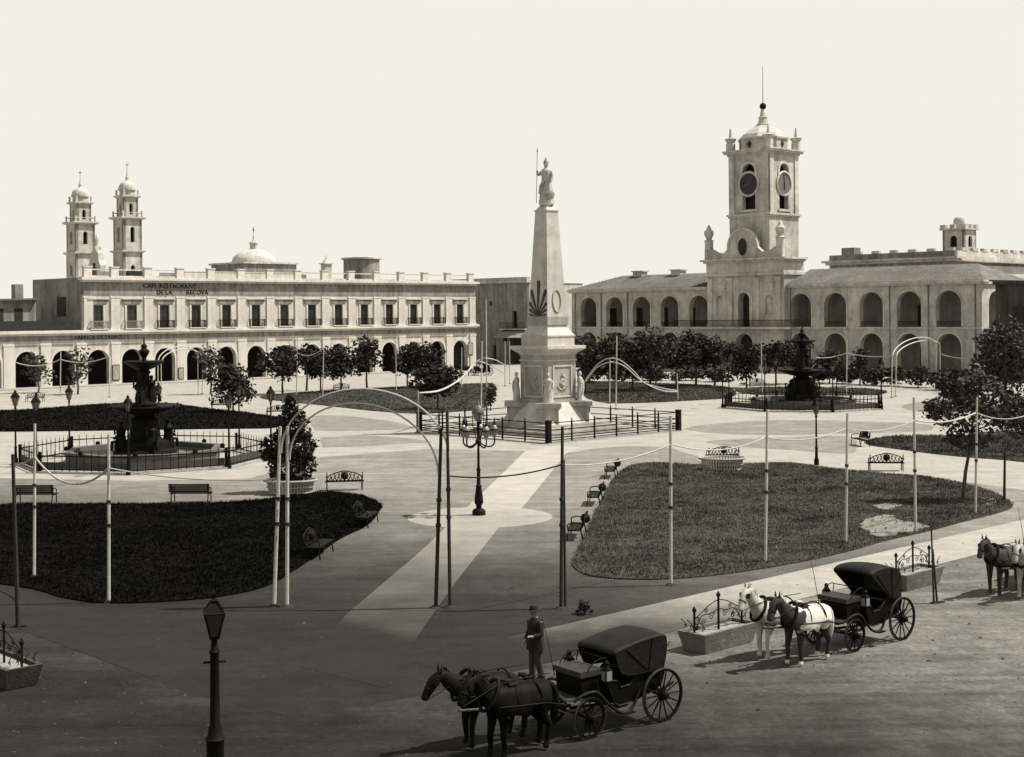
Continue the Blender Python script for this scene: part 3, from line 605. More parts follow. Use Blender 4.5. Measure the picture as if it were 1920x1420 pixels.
# balcony over the entrance
b0, b1 = on_line(CP, d2, 1282), on_line(CP, d2, 1502)
MB().box(b0, b1, v0 - 1.5, v0 - .01, 6.26, 6.55).build('balcony_slab', M_CAB2, cab)
br = MB().box(b0, b1, v0 - 1.46, v0 - 1.38, 7.5, 7.6)
for i in range(int((b1 - b0) / .2)): x = b0 + .1 + i * .2; br.box(x - .016, x + .016, v0 - 1.44, v0 - 1.4, 6.55, 7.5)
for x in (b0 + .04, b1 - .04): br.box(x - .04, x + .04, v0 - 1.4, -.01, 7.5, 7.58)
br.build('balcony_railing', M_IRON, cab)
# scrolled gable
arcp = [(2.7 * math.cos(q), 2.7 * math.sin(q) + 18.5) for q in [math.pi * i / 14 for i in range(15)]]
pg = [(7.2, 16.78), (7.2, 18.3), (6.2, 18.5), (4.8, 17.8), (3.6, 17.7), (2.9, 18.2)] + arcp + [(-2.9, 18.2), (-3.6, 17.7), (-4.8, 17.8), (-6.2, 18.5), (-7.2, 18.3), (-7.2, 16.78)]
MB().prism([(xC + a, z) for a, z in pg], 'y', v0 - .2, v0 + .5).build('gable', M_CAB, cab)
MB().archivolt(xC, 5.1, 18.2, 18.5, v0 - .35, v0 - .202, .3, 16).build('gable_moulding', M_CAB2, cab, True)
MB().prism([(xC + .78 * math.cos(q), 18.5 + 1.3 * math.sin(q)) for q in [i * math.pi / 10 for i in range(20)]], 'y', v0 - .3, v0 - .205).build('oval_window', M_VOID, cab)
for s in (-1, 1):
    MB().lathe([(.65, 18.3), (.65, 19.6), (.8, 19.7), (.4, 19.9), (.7, 20.6), (.75, 21.1), (.35, 21.5), (.3, 21.8), (.02, 22.2)], 12, (xC + s * 6.6, v0 + .15, 0)).build('urn', M_CAB2, cab, True)
# tower
T = xC; HT = 3.7; ty = 4.2                       # tower centre line, half width, centre depth
def tw(i): return Matrix.Translation((T, ty, 0)) @ Matrix.Rotation(i * math.pi / 2, 4, 'Z')
MB().box(T - HT, T + HT, ty - HT, ty + HT, 5, 23.0).build('tower_shaft', M_CAB, cab)
MB().box(T - HT - .15, T + HT + .15, ty - HT - .15, ty + HT + .15, 23.0, 23.25).box(T - HT - .35, T + HT + .35, ty - HT - .35, ty + HT + .35, 23.25, 23.55).build('tower_band', M_CAB2, cab)
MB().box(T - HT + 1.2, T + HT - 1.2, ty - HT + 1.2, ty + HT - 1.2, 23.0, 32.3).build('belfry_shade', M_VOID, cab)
for i in range(4):
    m_ = tw(i)
    MB(m_).wall(-HT, HT, 23.55, 32.4, [(0, 2.3, 24.2, 29.9, True)], -HT, -HT + .8).build('belfry_wall', M_CAB, cab)
    for s in (-1, 1): MB(m_).box(s * 3.15 - .45, s * 3.15 + .45, -HT - .16, -HT - .002, 23.55, 32.4).build('corner_pilaster', M_CAB2, cab)
    MB(m_).box(-1.6, 1.6, -HT - .3, -HT - .003, 23.8, 24.15).build('belfry_sill', M_CAB2, cab)
    MB(m_).archivolt(0, 2.3, 29.2, 29.9, -HT - .12, -HT - .002, .4).build('archivolt', M_CAB2, cab, True)
    if i in (0, 1, 3):
        mm = m_ @ Matrix.Translation((0, -HT + .1, 28.0)) @ Matrix.Rotation(R(90), 4, 'X')
        ck = MB(mm).lathe([(1.55, -.05), (1.9, 0), (1.95, .25), (1.7, .34), (1.62, .2)], 28, cap=False).build('clock', M_CAB2, cab, True)
        dm_ = mat('dark_dial', .03, .3, 2, .5) if i == 0 else mat('pale_dial', .16, .2, 2, .6)
        MB(mm).lathe([(1.62, .05), (1.62, .18)], 28).build('dial', dm_, ck)
        for a_, ln, wd_ in ((95 if i else 60, 1.3, .07), (-88 if i else 200, .9, .09)):
            mh = mm @ Matrix.Rotation(R(a_), 4, 'Z'); MB(mh).box(-.15, ln, -wd_, wd_, .2, .24).build('clock_hand', M_IRON if i else mat('dull_gilt', .10, .2, 3, .6), ck)
MB().box(T - HT - .2, T + HT + .2, ty - HT - .2, ty + HT + .2, 32.4, 32.7).box(T - HT - .6, T + HT + .6, ty - HT - .6, ty + HT + .6, 32.7, 33.0).box(T - HT - .75, T + HT + .75, ty - HT - .75, ty + HT + .75, 33.0, 33.2).build('tower_cornice', M_CAB2, cab)
a8 = math.pi / 8
MB().lathe([(3.75, 33.2), (3.75, 34.78), (3.95, 34.82), (3.95, 35.07)], 8, (T, ty, 0), a8).build('octagon_drum', M_CAB, cab)
for i in range(8):
    q = i * math.pi / 4; m_ = Matrix.Translation((T, ty, 34.03)) @ Matrix.Rotation(q, 4, 'Z')
    MB(m_).prism([(0, -.62), (.45, 0), (0, .62), (-.45, 0)], 'x', 3.44, 3.52).build('diamond_window', M_VOID, cab)
MB().lathe([(3.7, 35.07), (3.3, 35.69), (2.4, 36.35), (1.2, 37.02), (.95, 37.14)], 8, (T, ty, 0), a8).build('tower_dome', M_WHITE, cab)
MB().lathe([(1.05, 37.1), (1.05, 37.27), (.8, 37.35), (.62, 38.18), (.7, 38.22), (.7, 38.39), (.5, 38.51), (.3, 39.59), (.2, 39.67)], 10, (T, ty, 0)).build('lantern', M_CAB2, cab, True)
MB().sphere((T, ty, 40.05), .52, 14).build('finial_ball', M_IRON2, cab, True)
MB().tube([(T, ty, 40.42), (T, ty, 46.2)], .06, 6, .025).build('lightning_rod', M_IRON, cab)
for sx in (-1, 1):
    for sy in (-1, 1):
        MB().lathe([(.7, 33.2), (.7, 34.36), (.55, 34.45), (.85, 34.94), (.9, 35.11), (.3, 35.28), (.22, 35.77), (.14, 36.6), (.02, 36.77)], 10, (T + sx * 3.5, ty + sy * 3.5, 0)).build('pinnacle', M_CAB2, cab, True)

# ---------------- large building behind the right wing
q0 = AT(1792, 470, 222); pol = thing('parapet_building', 'long grey building with battlemented parapet rising behind the right wing of the town hall', 'building', (q0.x, q0.y, 0), ROT)
zt = ZP(1792, 473, 222); Lw = -on_line(Vector((q0.x, q0.y, 0)), d2, 1556)
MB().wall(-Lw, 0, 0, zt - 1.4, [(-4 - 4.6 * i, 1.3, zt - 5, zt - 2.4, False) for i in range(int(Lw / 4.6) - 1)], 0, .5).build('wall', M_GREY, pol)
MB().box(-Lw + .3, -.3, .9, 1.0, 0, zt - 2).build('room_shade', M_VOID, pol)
MB().box(-.5, 0, .505, 26, 0, zt - 1.4).build('side_wall', M_WHITE, pol); MB().box(-Lw, 0, .5, 26, zt - 2, zt - 1.5).build('roof', M_GREY, pol)  # lit side painted paler than the shaded front
MB().box(-Lw - .5, .3, -.5, .5, zt - 1.4, zt - 1.0).box(-Lw - 1.0, .8, -1.0, .5, zt - 1.0, zt - .65).build('cornice', M_CAB, pol)
MB().box(.001, .8, .5, 26, zt - 1.35, zt - .66).build('side_cornice', M_WHITE, pol)
MB().box(-Lw, 0, -.05, .4, zt - .65, zt + .3).build('parapet', M_GREY, pol); MB().box(-.4, .03, .4, 26, zt - .65, zt + .3).build('side_parapet', M_WHITE, pol)
mer = MB().box(-.7, .7, -.1, .5, zt + .3, zt + .75).mesh('merlon', M_CAB)
for i in range(int(Lw / 3.4)): link('merlon', mer, pol, (-1 - 3.4 * i, 0, 0))
for i in range(7): MB().box(-.5, .1, 2 + 3.4 * i, 3.6 + 3.4 * i, zt + .3, zt + .8).build('merlon', M_CAB, pol)
MB().box(-22.5, -20.0, 2, 4, zt - 1, zt + 1.6).build('chimney', M_GREY, pol)
q0 = AT(1799, 470, 236); rt = thing('roof_tower', 'small square battlemented tower with round cap standing on the right-hand roofs', 'tower', (q0.x, q0.y, 0), ROT); zz = lambda y: ZP(1799, y, 236)
hw = 2.0
for i in range(4): MB(Matrix.Rotation(i * math.pi / 2, 4, 'Z')).wall(-hw, hw, 8, zz(432), [(0, 1.3, zz(464), zz(450), True)], -hw, -hw + .4).build('wall', M_CAB, rt)
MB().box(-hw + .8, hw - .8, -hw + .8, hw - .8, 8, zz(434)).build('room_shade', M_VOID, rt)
MB().box(-hw - .4, hw + .4, -hw - .4, hw + .4, zz(432), zz(429)).build('cornice', M_CAB2, rt)
for i in range(4):
    for k in (-1, 0, 1): MB(Matrix.Rotation(i * math.pi / 2, 4, 'Z')).box(k * 1.7 - .45, k * 1.7 + .45, -hw - .35, -hw, zz(429), zz(422)).build('merlon', M_CAB2, rt)
MB().lathe([(.95, zz(429)), (.95, zz(416)), (.85, zz(411)), (.5, zz(407)), (.05, zz(405))], 12).build('cap', M_CAB, rt, True)
# ---------------- dark house at the right edge beyond the town hall
q0 = G(1868, 712); dk = thing('shaded_house', 'dark shaded house front at the right edge beside the town hall', 'house', (q0.x, q0.y, 0), ROT)
zt = ZP(1868, 534, q0.y); MD = mat('weathered_shade_wall', .075, .35, .5, .95, .3, 6, .4)  # shade over the front is put into the wall colour
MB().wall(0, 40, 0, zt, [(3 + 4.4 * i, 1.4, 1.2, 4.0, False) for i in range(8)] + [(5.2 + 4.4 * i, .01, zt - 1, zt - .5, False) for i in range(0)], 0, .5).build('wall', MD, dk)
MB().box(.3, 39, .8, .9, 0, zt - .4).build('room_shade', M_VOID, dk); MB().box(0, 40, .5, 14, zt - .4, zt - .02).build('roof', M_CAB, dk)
MB().box(-.2, 40, -.4, .5, zt, zt + .4).build('cornice', MD, dk)
for i in range(8): MB().box(2.3 + 4.4 * i, 3.7 + 4.4 * i, -.1, -.002, 6.5, 9.2).build('shutter', M_VOID, dk)
MB().lathe([(5.2, zt), (5.2, zt + 1.5), (5.0, zt + 2.6), (4.7, zt + 2.9)], 24, (8.5, 7.5, 0)).build('round_wall', M_CAB, dk, True)

# ================================================================ THE MONUMENT
MC = Vector((2.647, 103.745, 0))
mon = thing('obelisk_monument', 'white marble obelisk monument crowned by a standing statue on a tall pedestal', 'monument', MC, ROT)
for i, (h_, z0, z1) in enumerate(((4.3, .012, .2), (3.95, .2, .39), (3.6, .39, .58), (3.25, .58, .77))):
    MB().box(-h_, h_, -h_, h_, z0, z1).build('step', M_MARB2, mon)
MB().frust(.77, 2.5, 2.5, 2.25, 1.72, 1.72).build('plinth', M_MARB, mon)
for i in range(4):
    m_ = Matrix.Rotation(R(45) + i * math.pi / 2, 4, 'Z')
    MB(m_).box(1.7, 3.0, -.75, .75, .77, 1.95).box(1.6, 3.25, -.95, .95, 1.95, 2.3).build('corner_plinth', M_MARB2, mon)
MB().box(-1.62, 1.62, -1.62, 1.62, 2.25, 2.5).box(-1.45, 1.45, -1.45, 1.45, 2.5, 5.75).build('pedestal', M_MARB2, mon)
for i in range(4):
    m_ = Matrix.Rotation(i * math.pi / 2, 4, 'Z')
    MB(m_).box(-1.0, -.88, -1.53, -1.452, 2.62, 5.0).box(.88, 1.0, -1.53, -1.452, 2.62, 5.0).box(-.88, .88, -1.53, -1.452, 4.88, 5.0).box(-.88, .88, -1.53, -1.452, 2.62, 2.74).build('panel_frame', M_MARB, mon)
    wr = MB(m_)
    wr.tube([(.52 * math.cos(R(200 + k * 10)), -1.46, 3.7 + .55 * math.sin(R(200 + k * 10))) for k in range(15)], [.05 + .05 * (k % 2) for k in range(15)], 6).build('relief_wreath', M_MARB2, mon, True)
    MB(m_).tube([(.18 * math.sin(k * .9), -1.46, 3.2 + k * .1) for k in range(12)], [.1 + .05 * (k % 2) for k in range(12)], 6).build('relief_crest', M_MARB2, mon, True)
MB().box(-1.52, 1.52, -1.52, 1.52, 5.3, 5.4).box(-1.52, 1.52, -1.52, 1.52, 5.75, 5.85).frust(5.85, 1.55, 1.55, 6.2, 1.98, 1.98).box(-2.0, 2.0, -2.0, 2.0, 6.2, 6.42).build('pedestal_cornice', M_MARB, mon)
MB().box(-1.4, 1.4, -1.4, 1.4, 6.42, 7.1).box(-1.46, 1.46, -1.46, 1.46, 7.1, 7.2).frust(7.2, 1.4, 1.4, 7.75, 1.05, 1.05).frust(7.75, 1.05, 1.05, 7.95, 1.02, 1.02).build('attic', M_MARB, mon)
MB().box(-1.1, 1.1, -1.1, 1.1, 7.95, 8.57).build('shaft_base', M_MARB2, mon)
S0, S1, Z0_, Z1_ = 1.0, .6, 8.57, 16.4
MB().frust(Z0_, S0, S0, Z1_, S1, S1).build('obelisk_shaft', M_MARB, mon)
MB().box(-.66, .66, -.66, .66, 16.4, 16.5).frust(16.5, .58, .58, 16.85, .34, .34).build('shaft_cap', M_MARB, mon)
tilt = math.atan((S0 - S1) / (Z1_ - Z0_))
for i in range(4):                                        # rising sun on the east face, laurel ovals on the others
    m_ = Matrix.Rotation(i * math.pi / 2, 4, 'Z') @ Matrix.Translation((0, -S0, Z0_)) @ Matrix.Rotation(-tilt, 4, 'X')
    if i == 0:
        for k, a in enumerate((8, 28, 47, 68, 90, 112, 133, 152, 172)):
            q = R(a); L_ = (.98, 1.1, 1.4, 2.1, 2.65, 2.1, 1.4, 1.1, .98)[k]; w_ = (.06, .085, .1, .13, .15, .13, .1, .085, .06)[k]
            n = Vector((-math.sin(q), math.cos(q))); d_ = Vector((math.cos(q), math.sin(q))); p0 = Vector((0, .05)) + d_ * .22; p1 = p0 + d_ * (L_ - .4); p2 = p0 + d_ * (L_ - .22)
            poly = [p0 + n * .02, p0 - n * .02, p1 - n * w_, p2 - n * w_ * .5, p2 + n * w_ * .5, p1 + n * w_]
            poly = [(max(-.93, min(.93, p.x)), p.y) for p in poly]
            MB(m_).prism(poly, 'y', -.06, -.003).build('sun_ray', M_GLD, mon)
        MB(m_).prism([(.24 * math.cos(R(t)), .05 + .24 * math.sin(R(t))) for t in range(0, 181, 15)], 'y', -.08, -.003).build('sun_disc', M_GLD, mon)
    else:
        MB(m_).tube([(.42 * math.cos(R(t)), -.03, 1.15 + .82 * math.sin(R(t))) for t in range(0, 361, 15)], .055, 6).build('laurel_oval', M_MARB2, mon, True)
def statue(h, spear=False):
    """standing draped figure of height h, facing -y; one mesh plus attributes"""
    k = h / 3.3
    def fold(a, z): return 1 + (.10 * math.sin(9 * a + z * 1.3) + .05 * math.sin(17 * a)) * max(0., min(1., (1.9 - z / k) / 1.0))
    b = MB()
    b.lathe([(.62 * k, 0), (.60 * k, .1 * k), (.55 * k, .5 * k), (.50 * k, 1.1 * k), (.46 * k, 1.5 * k), (.38 * k, 1.9 * k), (.40 * k, 2.15 * k), (.46 * k, 2.45 * k), (.38 * k, 2.66 * k), (.17 * k, 2.76 * k), (.13 * k, 2.85 * k)], 26, (0, 0, 0), 0, fold)
    for i, v in enumerate(b.v): b.v[i] = Vector((v.x, v.y * .72, v.z))
    b.lathe([(.02 * k, 2.78 * k), (.12 * k, 2.82 * k), (.19 * k, 2.98 * k), (.2 * k, 3.1 * k), (.17 * k, 3.25 * k), (.08 * k, 3.34 * k), (.01 * k, 3.36 * k)], 12, (0, -.03 * k, 0))
    b.sphere((0, -.22 * k, 3.02 * k), .045 * k, 6)
    if spear: arm = [(-.42 * k, 0, 2.5 * k), (-.62 * k, -.1 * k, 2.25 * k), (-.68 * k, -.25 * k, 2.6 * k)]
    else: arm = [(-.4 * k, 0, 2.5 * k), (-.56 * k, -.1 * k, 2.1 * k), (-.35 * k, -.36 * k, 1.95 * k)]
    b.tube(catmull(arm, 4, False), .12 * k, 8, .08 * k); b.tube(catmull([(.42 * k, 0, 2.5 * k), (.55 * k, -.05 * k, 2.1 * k), (.52 * k, -.25 * k, 1.7 * k)], 4, False), .12 * k, 8, .08 * k)
    b.tube([(.3 * k, -.3 * k, 2.4 * k), (.1 * k, -.42 * k, 1.9 * k), (-.3 * k, -.42 * k, 1.4 * k), (-.45 * k, -.3 * k, .8 * k)], .1 * k, 6)
    return b
mt = Matrix.Translation((MC.x, MC.y, 16.85))
st = thing('crowning_statue', 'white statue of a helmeted robed figure with spear on top of the obelisk', 'statue', (MC.x, MC.y, 16.85), ROT + R(20))
MB().lathe([(.52, 0), (.52, .12)], 16).build('base', M_MARB, st)
fg = statue(3.2, True); fg.M = None; fg.v = [v + Vector((0, 0, .1)) for v in fg.v]; fo = fg.build('figure', M_MARB, st, True)
MB().lathe([(.22, 3.15), (.2, 3.3), (.1, 3.42), (.04, 3.6)], 10).build('helmet', M_MARB2, st, True)
MB().tube([(-.7, -.28, .2), (-.66, -.25, 2.6), (-.62, -.22, 4.1)], .024, 6).tube([(-.62, -.22, 4.0), (-.615, -.218, 4.35)], .06, 6, .01).build('spear', M_MARB2, st)
MB().lathe([(.02, -.04), (.33, -.02), (.36, 0), (.33, .03), (.02, .07)], 18).build('shield', M_MARB2, st, True)
for o in KIDS[st.name][-1:]: o.location = (.42, -.32, .75); o.rotation_euler = (R(80), 0, R(25))
me_s = statue(2.15).mesh('figure', M_MARB, True)
for i, nm in enumerate(('near', 'right-hand', 'far', 'left-hand')):
    a = ROT + R(-45) + i * math.pi / 2; p = MC + Vector((2.35 * math.cos(a), 2.35 * math.sin(a), 2.3))
    if i == 2: continue                                     # hidden behind the pedestal
    s_ = thing('corner_statue', 'white marble robed statue at the %s corner of the monument pedestal' % nm, 'statue', p, a + R(90), 'statues at the pedestal corners')
    link('figure', me_s, s_); MB().box(-.55, .55, -.4, .4, -.001, .04).build('base', M_MARB2, s_)
# railing round the monument
ra = thing('monument_railing', 'square low black iron railing with stout corner posts round the monument', 'railing', MC, ROT)
FH = 6.82
post = MB().box(-.045, .045, -.045, .045, 0, 1.42).lathe([(.06, 1.42), (.03, 1.5), (.06, 1.56), (.01, 1.64)], 8).mesh('post', M_IRON)
cpost = MB().box(-.16, .16, -.16, .16, 0, 1.5).frust(1.5, .2, .2, 1.58, .16, .16).mesh('corner_post', M_IRON)
for i in range(4):
    m_ = Matrix.Rotation(i * math.pi / 2, 4, 'Z'); q = m_ @ Vector((-FH, -FH, 0)); link('corner_post', cpost, ra, q)
    for k in range(1, 6):
        q = m_ @ Vector((-FH + k * 2 * FH / 6, -FH, 0)); link('post', post, ra, q)
    for z in (1.38, .9, .55, .36, .2): MB(m_).box(-FH + .16, FH - .16, -FH - .028, -FH + .028, z - .03, z + .03).build('rail', M_IRON, ra)
MB().box(-FH - .25, FH + .25, -FH - .25, FH + .25, .013, .05).build('kerb', M_MARB2, ra)

# ================================================================ FOUNTAINS
def figure_lump(b, c, h, ang, r=.3):
    m0 = b.M; b.M = (m0 or Matrix()) @ Matrix.Translation(c) @ Matrix.Rotation(ang, 4, 'Z')
    b.lathe([(r, 0), (r * 1.1, h * .15), (r * .8, h * .4), (r * .7, h * .55), (r * .85, h * .72), (r * .35, h * .82), (r * .3, h * .86), (r * .42, h * .93), (r * .3, h * .99), (.02, h)], 8)
    b.tube([(0, r * .6, h * .72), (r * .9, r * 1.0, h * .5), (r * 1.3, r * .5, h * .42)], r * .22, 5); b.tube([(0, -r * .6, h * .72), (r * .7, -r * 1.1, h * .55), (r * .8, -r * .9, h * .85)], r * .22, 5)
    b.tube([(r * .5, r * .3, h * .32), (r * 1.5, r * .4, h * .3), (r * 1.7, r * .4, .02)], r * .3, 5)
    b.M = m0
def fountain(loc, label):
    t = thing('fountain', label, 'fountain', loc, R(8), 'pair of iron fountains')
    MB().lathe([(4.75, .01), (4.75, .62), (4.9, .66), (4.9, .8), (4.4, .8), (4.4, .3)], 8, (0, 0, 0), R(22.5), cap=False).build('basin', mat('fountain_basin_stone', .12, .3, 2, .8, .2, 10), t)
    MB().lathe([(4.5, .5), (4.5, .52)], 8, (0, 0, 0), R(22.5)).build('water', M_WATER, t)
    MB().lathe([(2.0, .05), (1.9, .7), (1.5, .8), (1.45, 1.2), (1.1, 1.35), (.95, 1.5), (.85, 2.4), (.95, 2.6), (.6, 2.75), (.7, 2.95)], 16).build('pedestal', M_IRON2, t, True)
    for i in range(4):
        b = MB(); figure_lump(b, (1.45 * math.cos(i * 1.571 + .4), 1.45 * math.sin(i * 1.571 + .4), .75), 1.75, i * 1.571 + .4, .38); b.build('river_figure', M_IRON2, t, True)
    for i in range(8):
        a = i * math.pi / 4; MB().sphere((4.65 * math.cos(a), 4.65 * math.sin(a), .86), .16, 6).build('rim_ornament', M_IRON2, t, True)
    MB().lathe([(.6, 2.85), (1.2, 2.95), (1.8, 3.15), (2.1, 3.32), (2.18, 3.36), (2.15, 3.44), (1.9, 3.38), (.5, 3.3)], 28).build('lower_bowl', M_IRON2, t, True)
    for i in range(12):
        a = i * math.pi / 6; MB().sphere((2.15 * math.cos(a), 2.15 * math.sin(a), 3.38), .12, 6).build('spout', M_IRON2, t, True)
    MB().lathe([(.75, 3.3), (.8, 3.5), (.42, 3.7), (.35, 4.0), (.3, 5.3), (.4, 5.45), (.25, 5.6)], 14).build('stem', M_IRON2, t, True)
    for i in range(3):
        b = MB(); figure_lump(b, (.42 * math.cos(i * 2.094), .42 * math.sin(i * 2.094), 3.6), 1.65, i * 2.094, .3); b.build('upper_figure', M_IRON2, t, True)
    MB().lathe([(.25, 5.55), (.6, 5.7), (1.05, 5.95), (1.22, 6.06), (1.2, 6.13), (.9, 6.08), (.2, 6.05)], 24).build('upper_bowl', M_IRON2, t, True)
    MB().lathe([(.2, 6.0), (.12, 6.3), (.3, 6.6), (.33, 6.75), (.15, 6.9), (.2, 7.05), (.06, 7.2), (.04, 7.5), (.01, 7.7)], 12).build('finial', M_IRON2, t, True)
    return t
fL, fR_ = G(272, 865), G(1505, 763)
f1 = fountain(fL, 'tall two-bowl dark iron fountain inside the lamp-ringed railing at the left')
f2 = copy_tree(f1, fR_, R(8), 'tall two-bowl dark iron fountain in front of the town hall at the right')
RR = 7.35
def ring(loc, label):
    t = thing('fountain_railing', label, 'railing', loc, R(8), 'octagonal railings round the fountains')
    P = [Vector((RR * math.cos(i * math.pi / 4), RR * math.sin(i * math.pi / 4), 0)) for i in range(8)]
    po = MB().box(-.08, .08, -.08, .08, 0, 1.12).frust(1.12, .11, .11, 1.2, .05, .05).mesh('post', M_IRON); pi = MB().box(-.018, .018, -.018, .018, .1, 1.08).lathe([(.026, 1.08), (.008, 1.3)], 6).mesh('picket', M_IRON)
    for i in range(8):
        link('post', po, t, P[i]); a, b = P[i], P[(i + 1) % 8]; d_ = (b - a).normalized(); n_ = Vector((-d_.y, d_.x, 0)); ang = math.atan2(d_.y, d_.x)
        m_ = Matrix.Translation(a) @ Matrix.Rotation(ang, 4, 'Z'); ln = (b - a).length
        for z in (.96, .2): MB(m_).box(.08, ln - .08, -.026, .026, z - .035, z + .035).build('rail', M_IRON, t)
        if math.sin(math.atan2((a + b).y, (a + b).x) + R(8)) < .1: MB(m_).box(.1, ln - .1, -.01, .01, .24, .62).build('lattice_panel', mat('dark_lattice', .05, .3, 4, .7), t)
        for k in range(1, 12): link('picket', pi, t, a.lerp(b, k / 12))
    MB().lathe([(RR + .35, .013), (RR + .35, .1), (RR - .3, .1), (RR - .3, .02)], 8, cap=False).build('kerb', M_MARB2, t)
    return t
r1 = ring(fL, 'octagonal spiked iron railing round the left fountain'); copy_tree(r1, fR_, R(8), 'octagonal spiked iron railing round the right fountain')
def lantern_post(loc, label, h=4.4, group=None):
    t = thing('lamp_post', label, 'lamp post', loc, R(20), group)
    MB().lathe([(.14, 0), (.14, .3), (.09, .42), (.07, .9), (.1, .98), (.06, 1.05), (.045, h - 1.1), (.08, h - 1.05), (.05, h - .95), (.1, h - .88)], 10).build('post', M_IRON, t, True)
    lt = MB().box(-.01, .01, -.01, .01, h - .88, h - .5)
    for i in range(6):
        a = i * math.pi / 3; lt.tube([(.11 * math.cos(a), .11 * math.sin(a), h - .88), (.24 * math.cos(a), .24 * math.sin(a), h - .38)], .018, 4)
    lt = lt.build('lantern', M_IRON, t)
    MB().lathe([(.09, h - .86), (.215, h - .4)], 6).build('glass', M_LGLASS, lt); MB().lathe([(.29, h - .4), (.27, h - .34), (.16, h - .18), (.08, h - .12), (.1, h - .06), (.02, h + .06)], 6).build('cap', M_IRON, lt)
    return t
lp0 = None
places = ('right-hand', 'far right', 'far middle', 'far left', 'left-hand', 'near left', 'near middle', 'near right')
for f_, nm in ((fL, 'left'), (fR_, 'right')):
    for i in range(8):
        a = R(8) + i * math.pi / 4; p = f_ + Vector(((RR + .0) * math.cos(a), (RR) * math.sin(a), 1.2)); p.z = .02; p += Vector((.25 * math.cos(a), .25 * math.sin(a), 0))
        lb = 'iron lantern post at the %s corner of the %s fountain railing' % (places[i], nm); gp_ = 'lantern posts round the fountains'
        if lp0 is None: lp0 = lantern_post(p, lb, 4.4, gp_)
        else: copy_tree(lp0, p, R(20 + i * 13), lb, gp_)

# ================================================================ STREET LAMPS
def candelabra(loc, label):
    t = thing('candelabra_lamp', label, 'street lamp', loc, R(12), None)
    MB().lathe([(.30, .01), (.30, .16), (.24, .26), (.13, .3), (.12, .42), (.2, .55), (.19, .75), (.12, 1.2), (.14, 1.28), (.09, 1.34), (.075, 1.9), (.1, 2.0), (.06, 2.1), (.05, 3.1), (.1, 3.15), (.14, 3.25), (.06, 3.35), (.05, 4.1), (.09, 4.15)], 14).build('column', M_IRON2, t, True)
    for i in range(5):
        a = i * 2 * math.pi / 5; c_, s_ = math.cos(a), math.sin(a)
        b = MB().tube(catmull([(.06 * c_, .06 * s_, 3.2), (.3 * c_, .3 * s_, 3.02), (.58 * c_, .58 * s_, 3.0), (.72 * c_, .72 * s_, 3.16), (.72 * c_, .72 * s_, 3.4)], 4, False), .035, 6)
        ar = b.build('arm', M_IRON2, t, True)
        MB().lathe([(.05, 3.38), (.11, 3.5), (.15, 3.62), (.165, 3.72), (.13, 3.84), (.06, 3.92)], 12, (.72 * c_, .72 * s_, 0)).build('globe', M_OPAL, ar, True)
        MB().lathe([(.2, 3.7), (.19, 3.74), (.1, 3.8)], 12, (.72 * c_, .72 * s_, 0)).lathe([(.06, 3.92), (.03, 4.15), (.01, 4.3)], 6, (.72 * c_, .72 * s_, 0)).build('chimney_cap', M_IRON2, ar)
    MB().lathe([(.08, 4.1), (.16, 4.2), (.21, 4.36), (.24, 4.5)], 14).build('top_globe', M_OPAL, t, True)
    MB().lathe([(.28, 4.5), (.26, 4.62), (.17, 4.76), (.08, 4.83), (.06, 4.95), (.01, 5.1)], 14).build('top_cap', mat('zinc_cap', .13, .2, 3, .5), t, True)
    for i in range(4): a = i * math.pi / 2; MB().tube([(.09 * math.cos(a), .09 * math.sin(a), 3.35), (.24 * math.cos(a), .24 * math.sin(a), 3.9), (.25 * math.cos(a), .25 * math.sin(a), 4.5)], .018, 4).build('cage_bar', M_IRON2, t)
    return t
cd = candelabra(G(898, 966), 'many-globed iron candelabra lamp standing on the paved circle')
lantern_post(G(1531, 872), 'slim iron lantern post at the far edge of the right front lawn', 3.8)
nl = G(404, 1438, ZS); t = thing('street_lamp', 'dark cast-iron street lamp with glazed lantern in the left foreground', 'street lamp', nl, R(15))
MB().lathe([(.17, 0), (.17, .5), (.2, .55), (.15, .62), (.13, .75), (.10, .85), (.085, 2.2), (.11, 2.25), (.07, 2.32), (.06, 2.5), (.1, 2.56)], 12).build('post', M_IRON, t, True)
MB().tube([(-.22, 0, 2.05), (.22, 0, 2.05)], .025, 6).build('ladder_bar', M_IRON, t)
lt = MB()
for i in range(4):
    a = R(45) + i * math.pi / 2; lt.tube([(.1 * math.cos(a), .1 * math.sin(a), 2.5), (.27 * math.cos(a), .27 * math.sin(a), 3.02)], .02, 4); lt.tube([(.27 * math.cos(a), .27 * math.sin(a), 3.02), (.1 * math.cos(a), .1 * math.sin(a), 3.22)], .018, 4)
    lt.tube([(.27 * math.cos(a), .27 * math.sin(a), 3.02), (.27 * math.cos(a + math.pi / 2), .27 * math.sin(a + math.pi / 2), 3.02)], .02, 4)
lt = lt.build('lantern', M_IRON, t)
MB().lathe([(.085, 2.52), (.25, 3.0)], 4, (0, 0, 0), R(45)).build('glass', mat('sooty_glass', .05, .3, 4, .2, spec=.5), lt); MB().lathe([(.26, 3.03), (.1, 3.2), (.11, 3.26), (.05, 3.3), (.07, 3.38), (.01, 3.48)], 4, (0, 0, 0), R(45)).build('cap', M_IRON, lt)

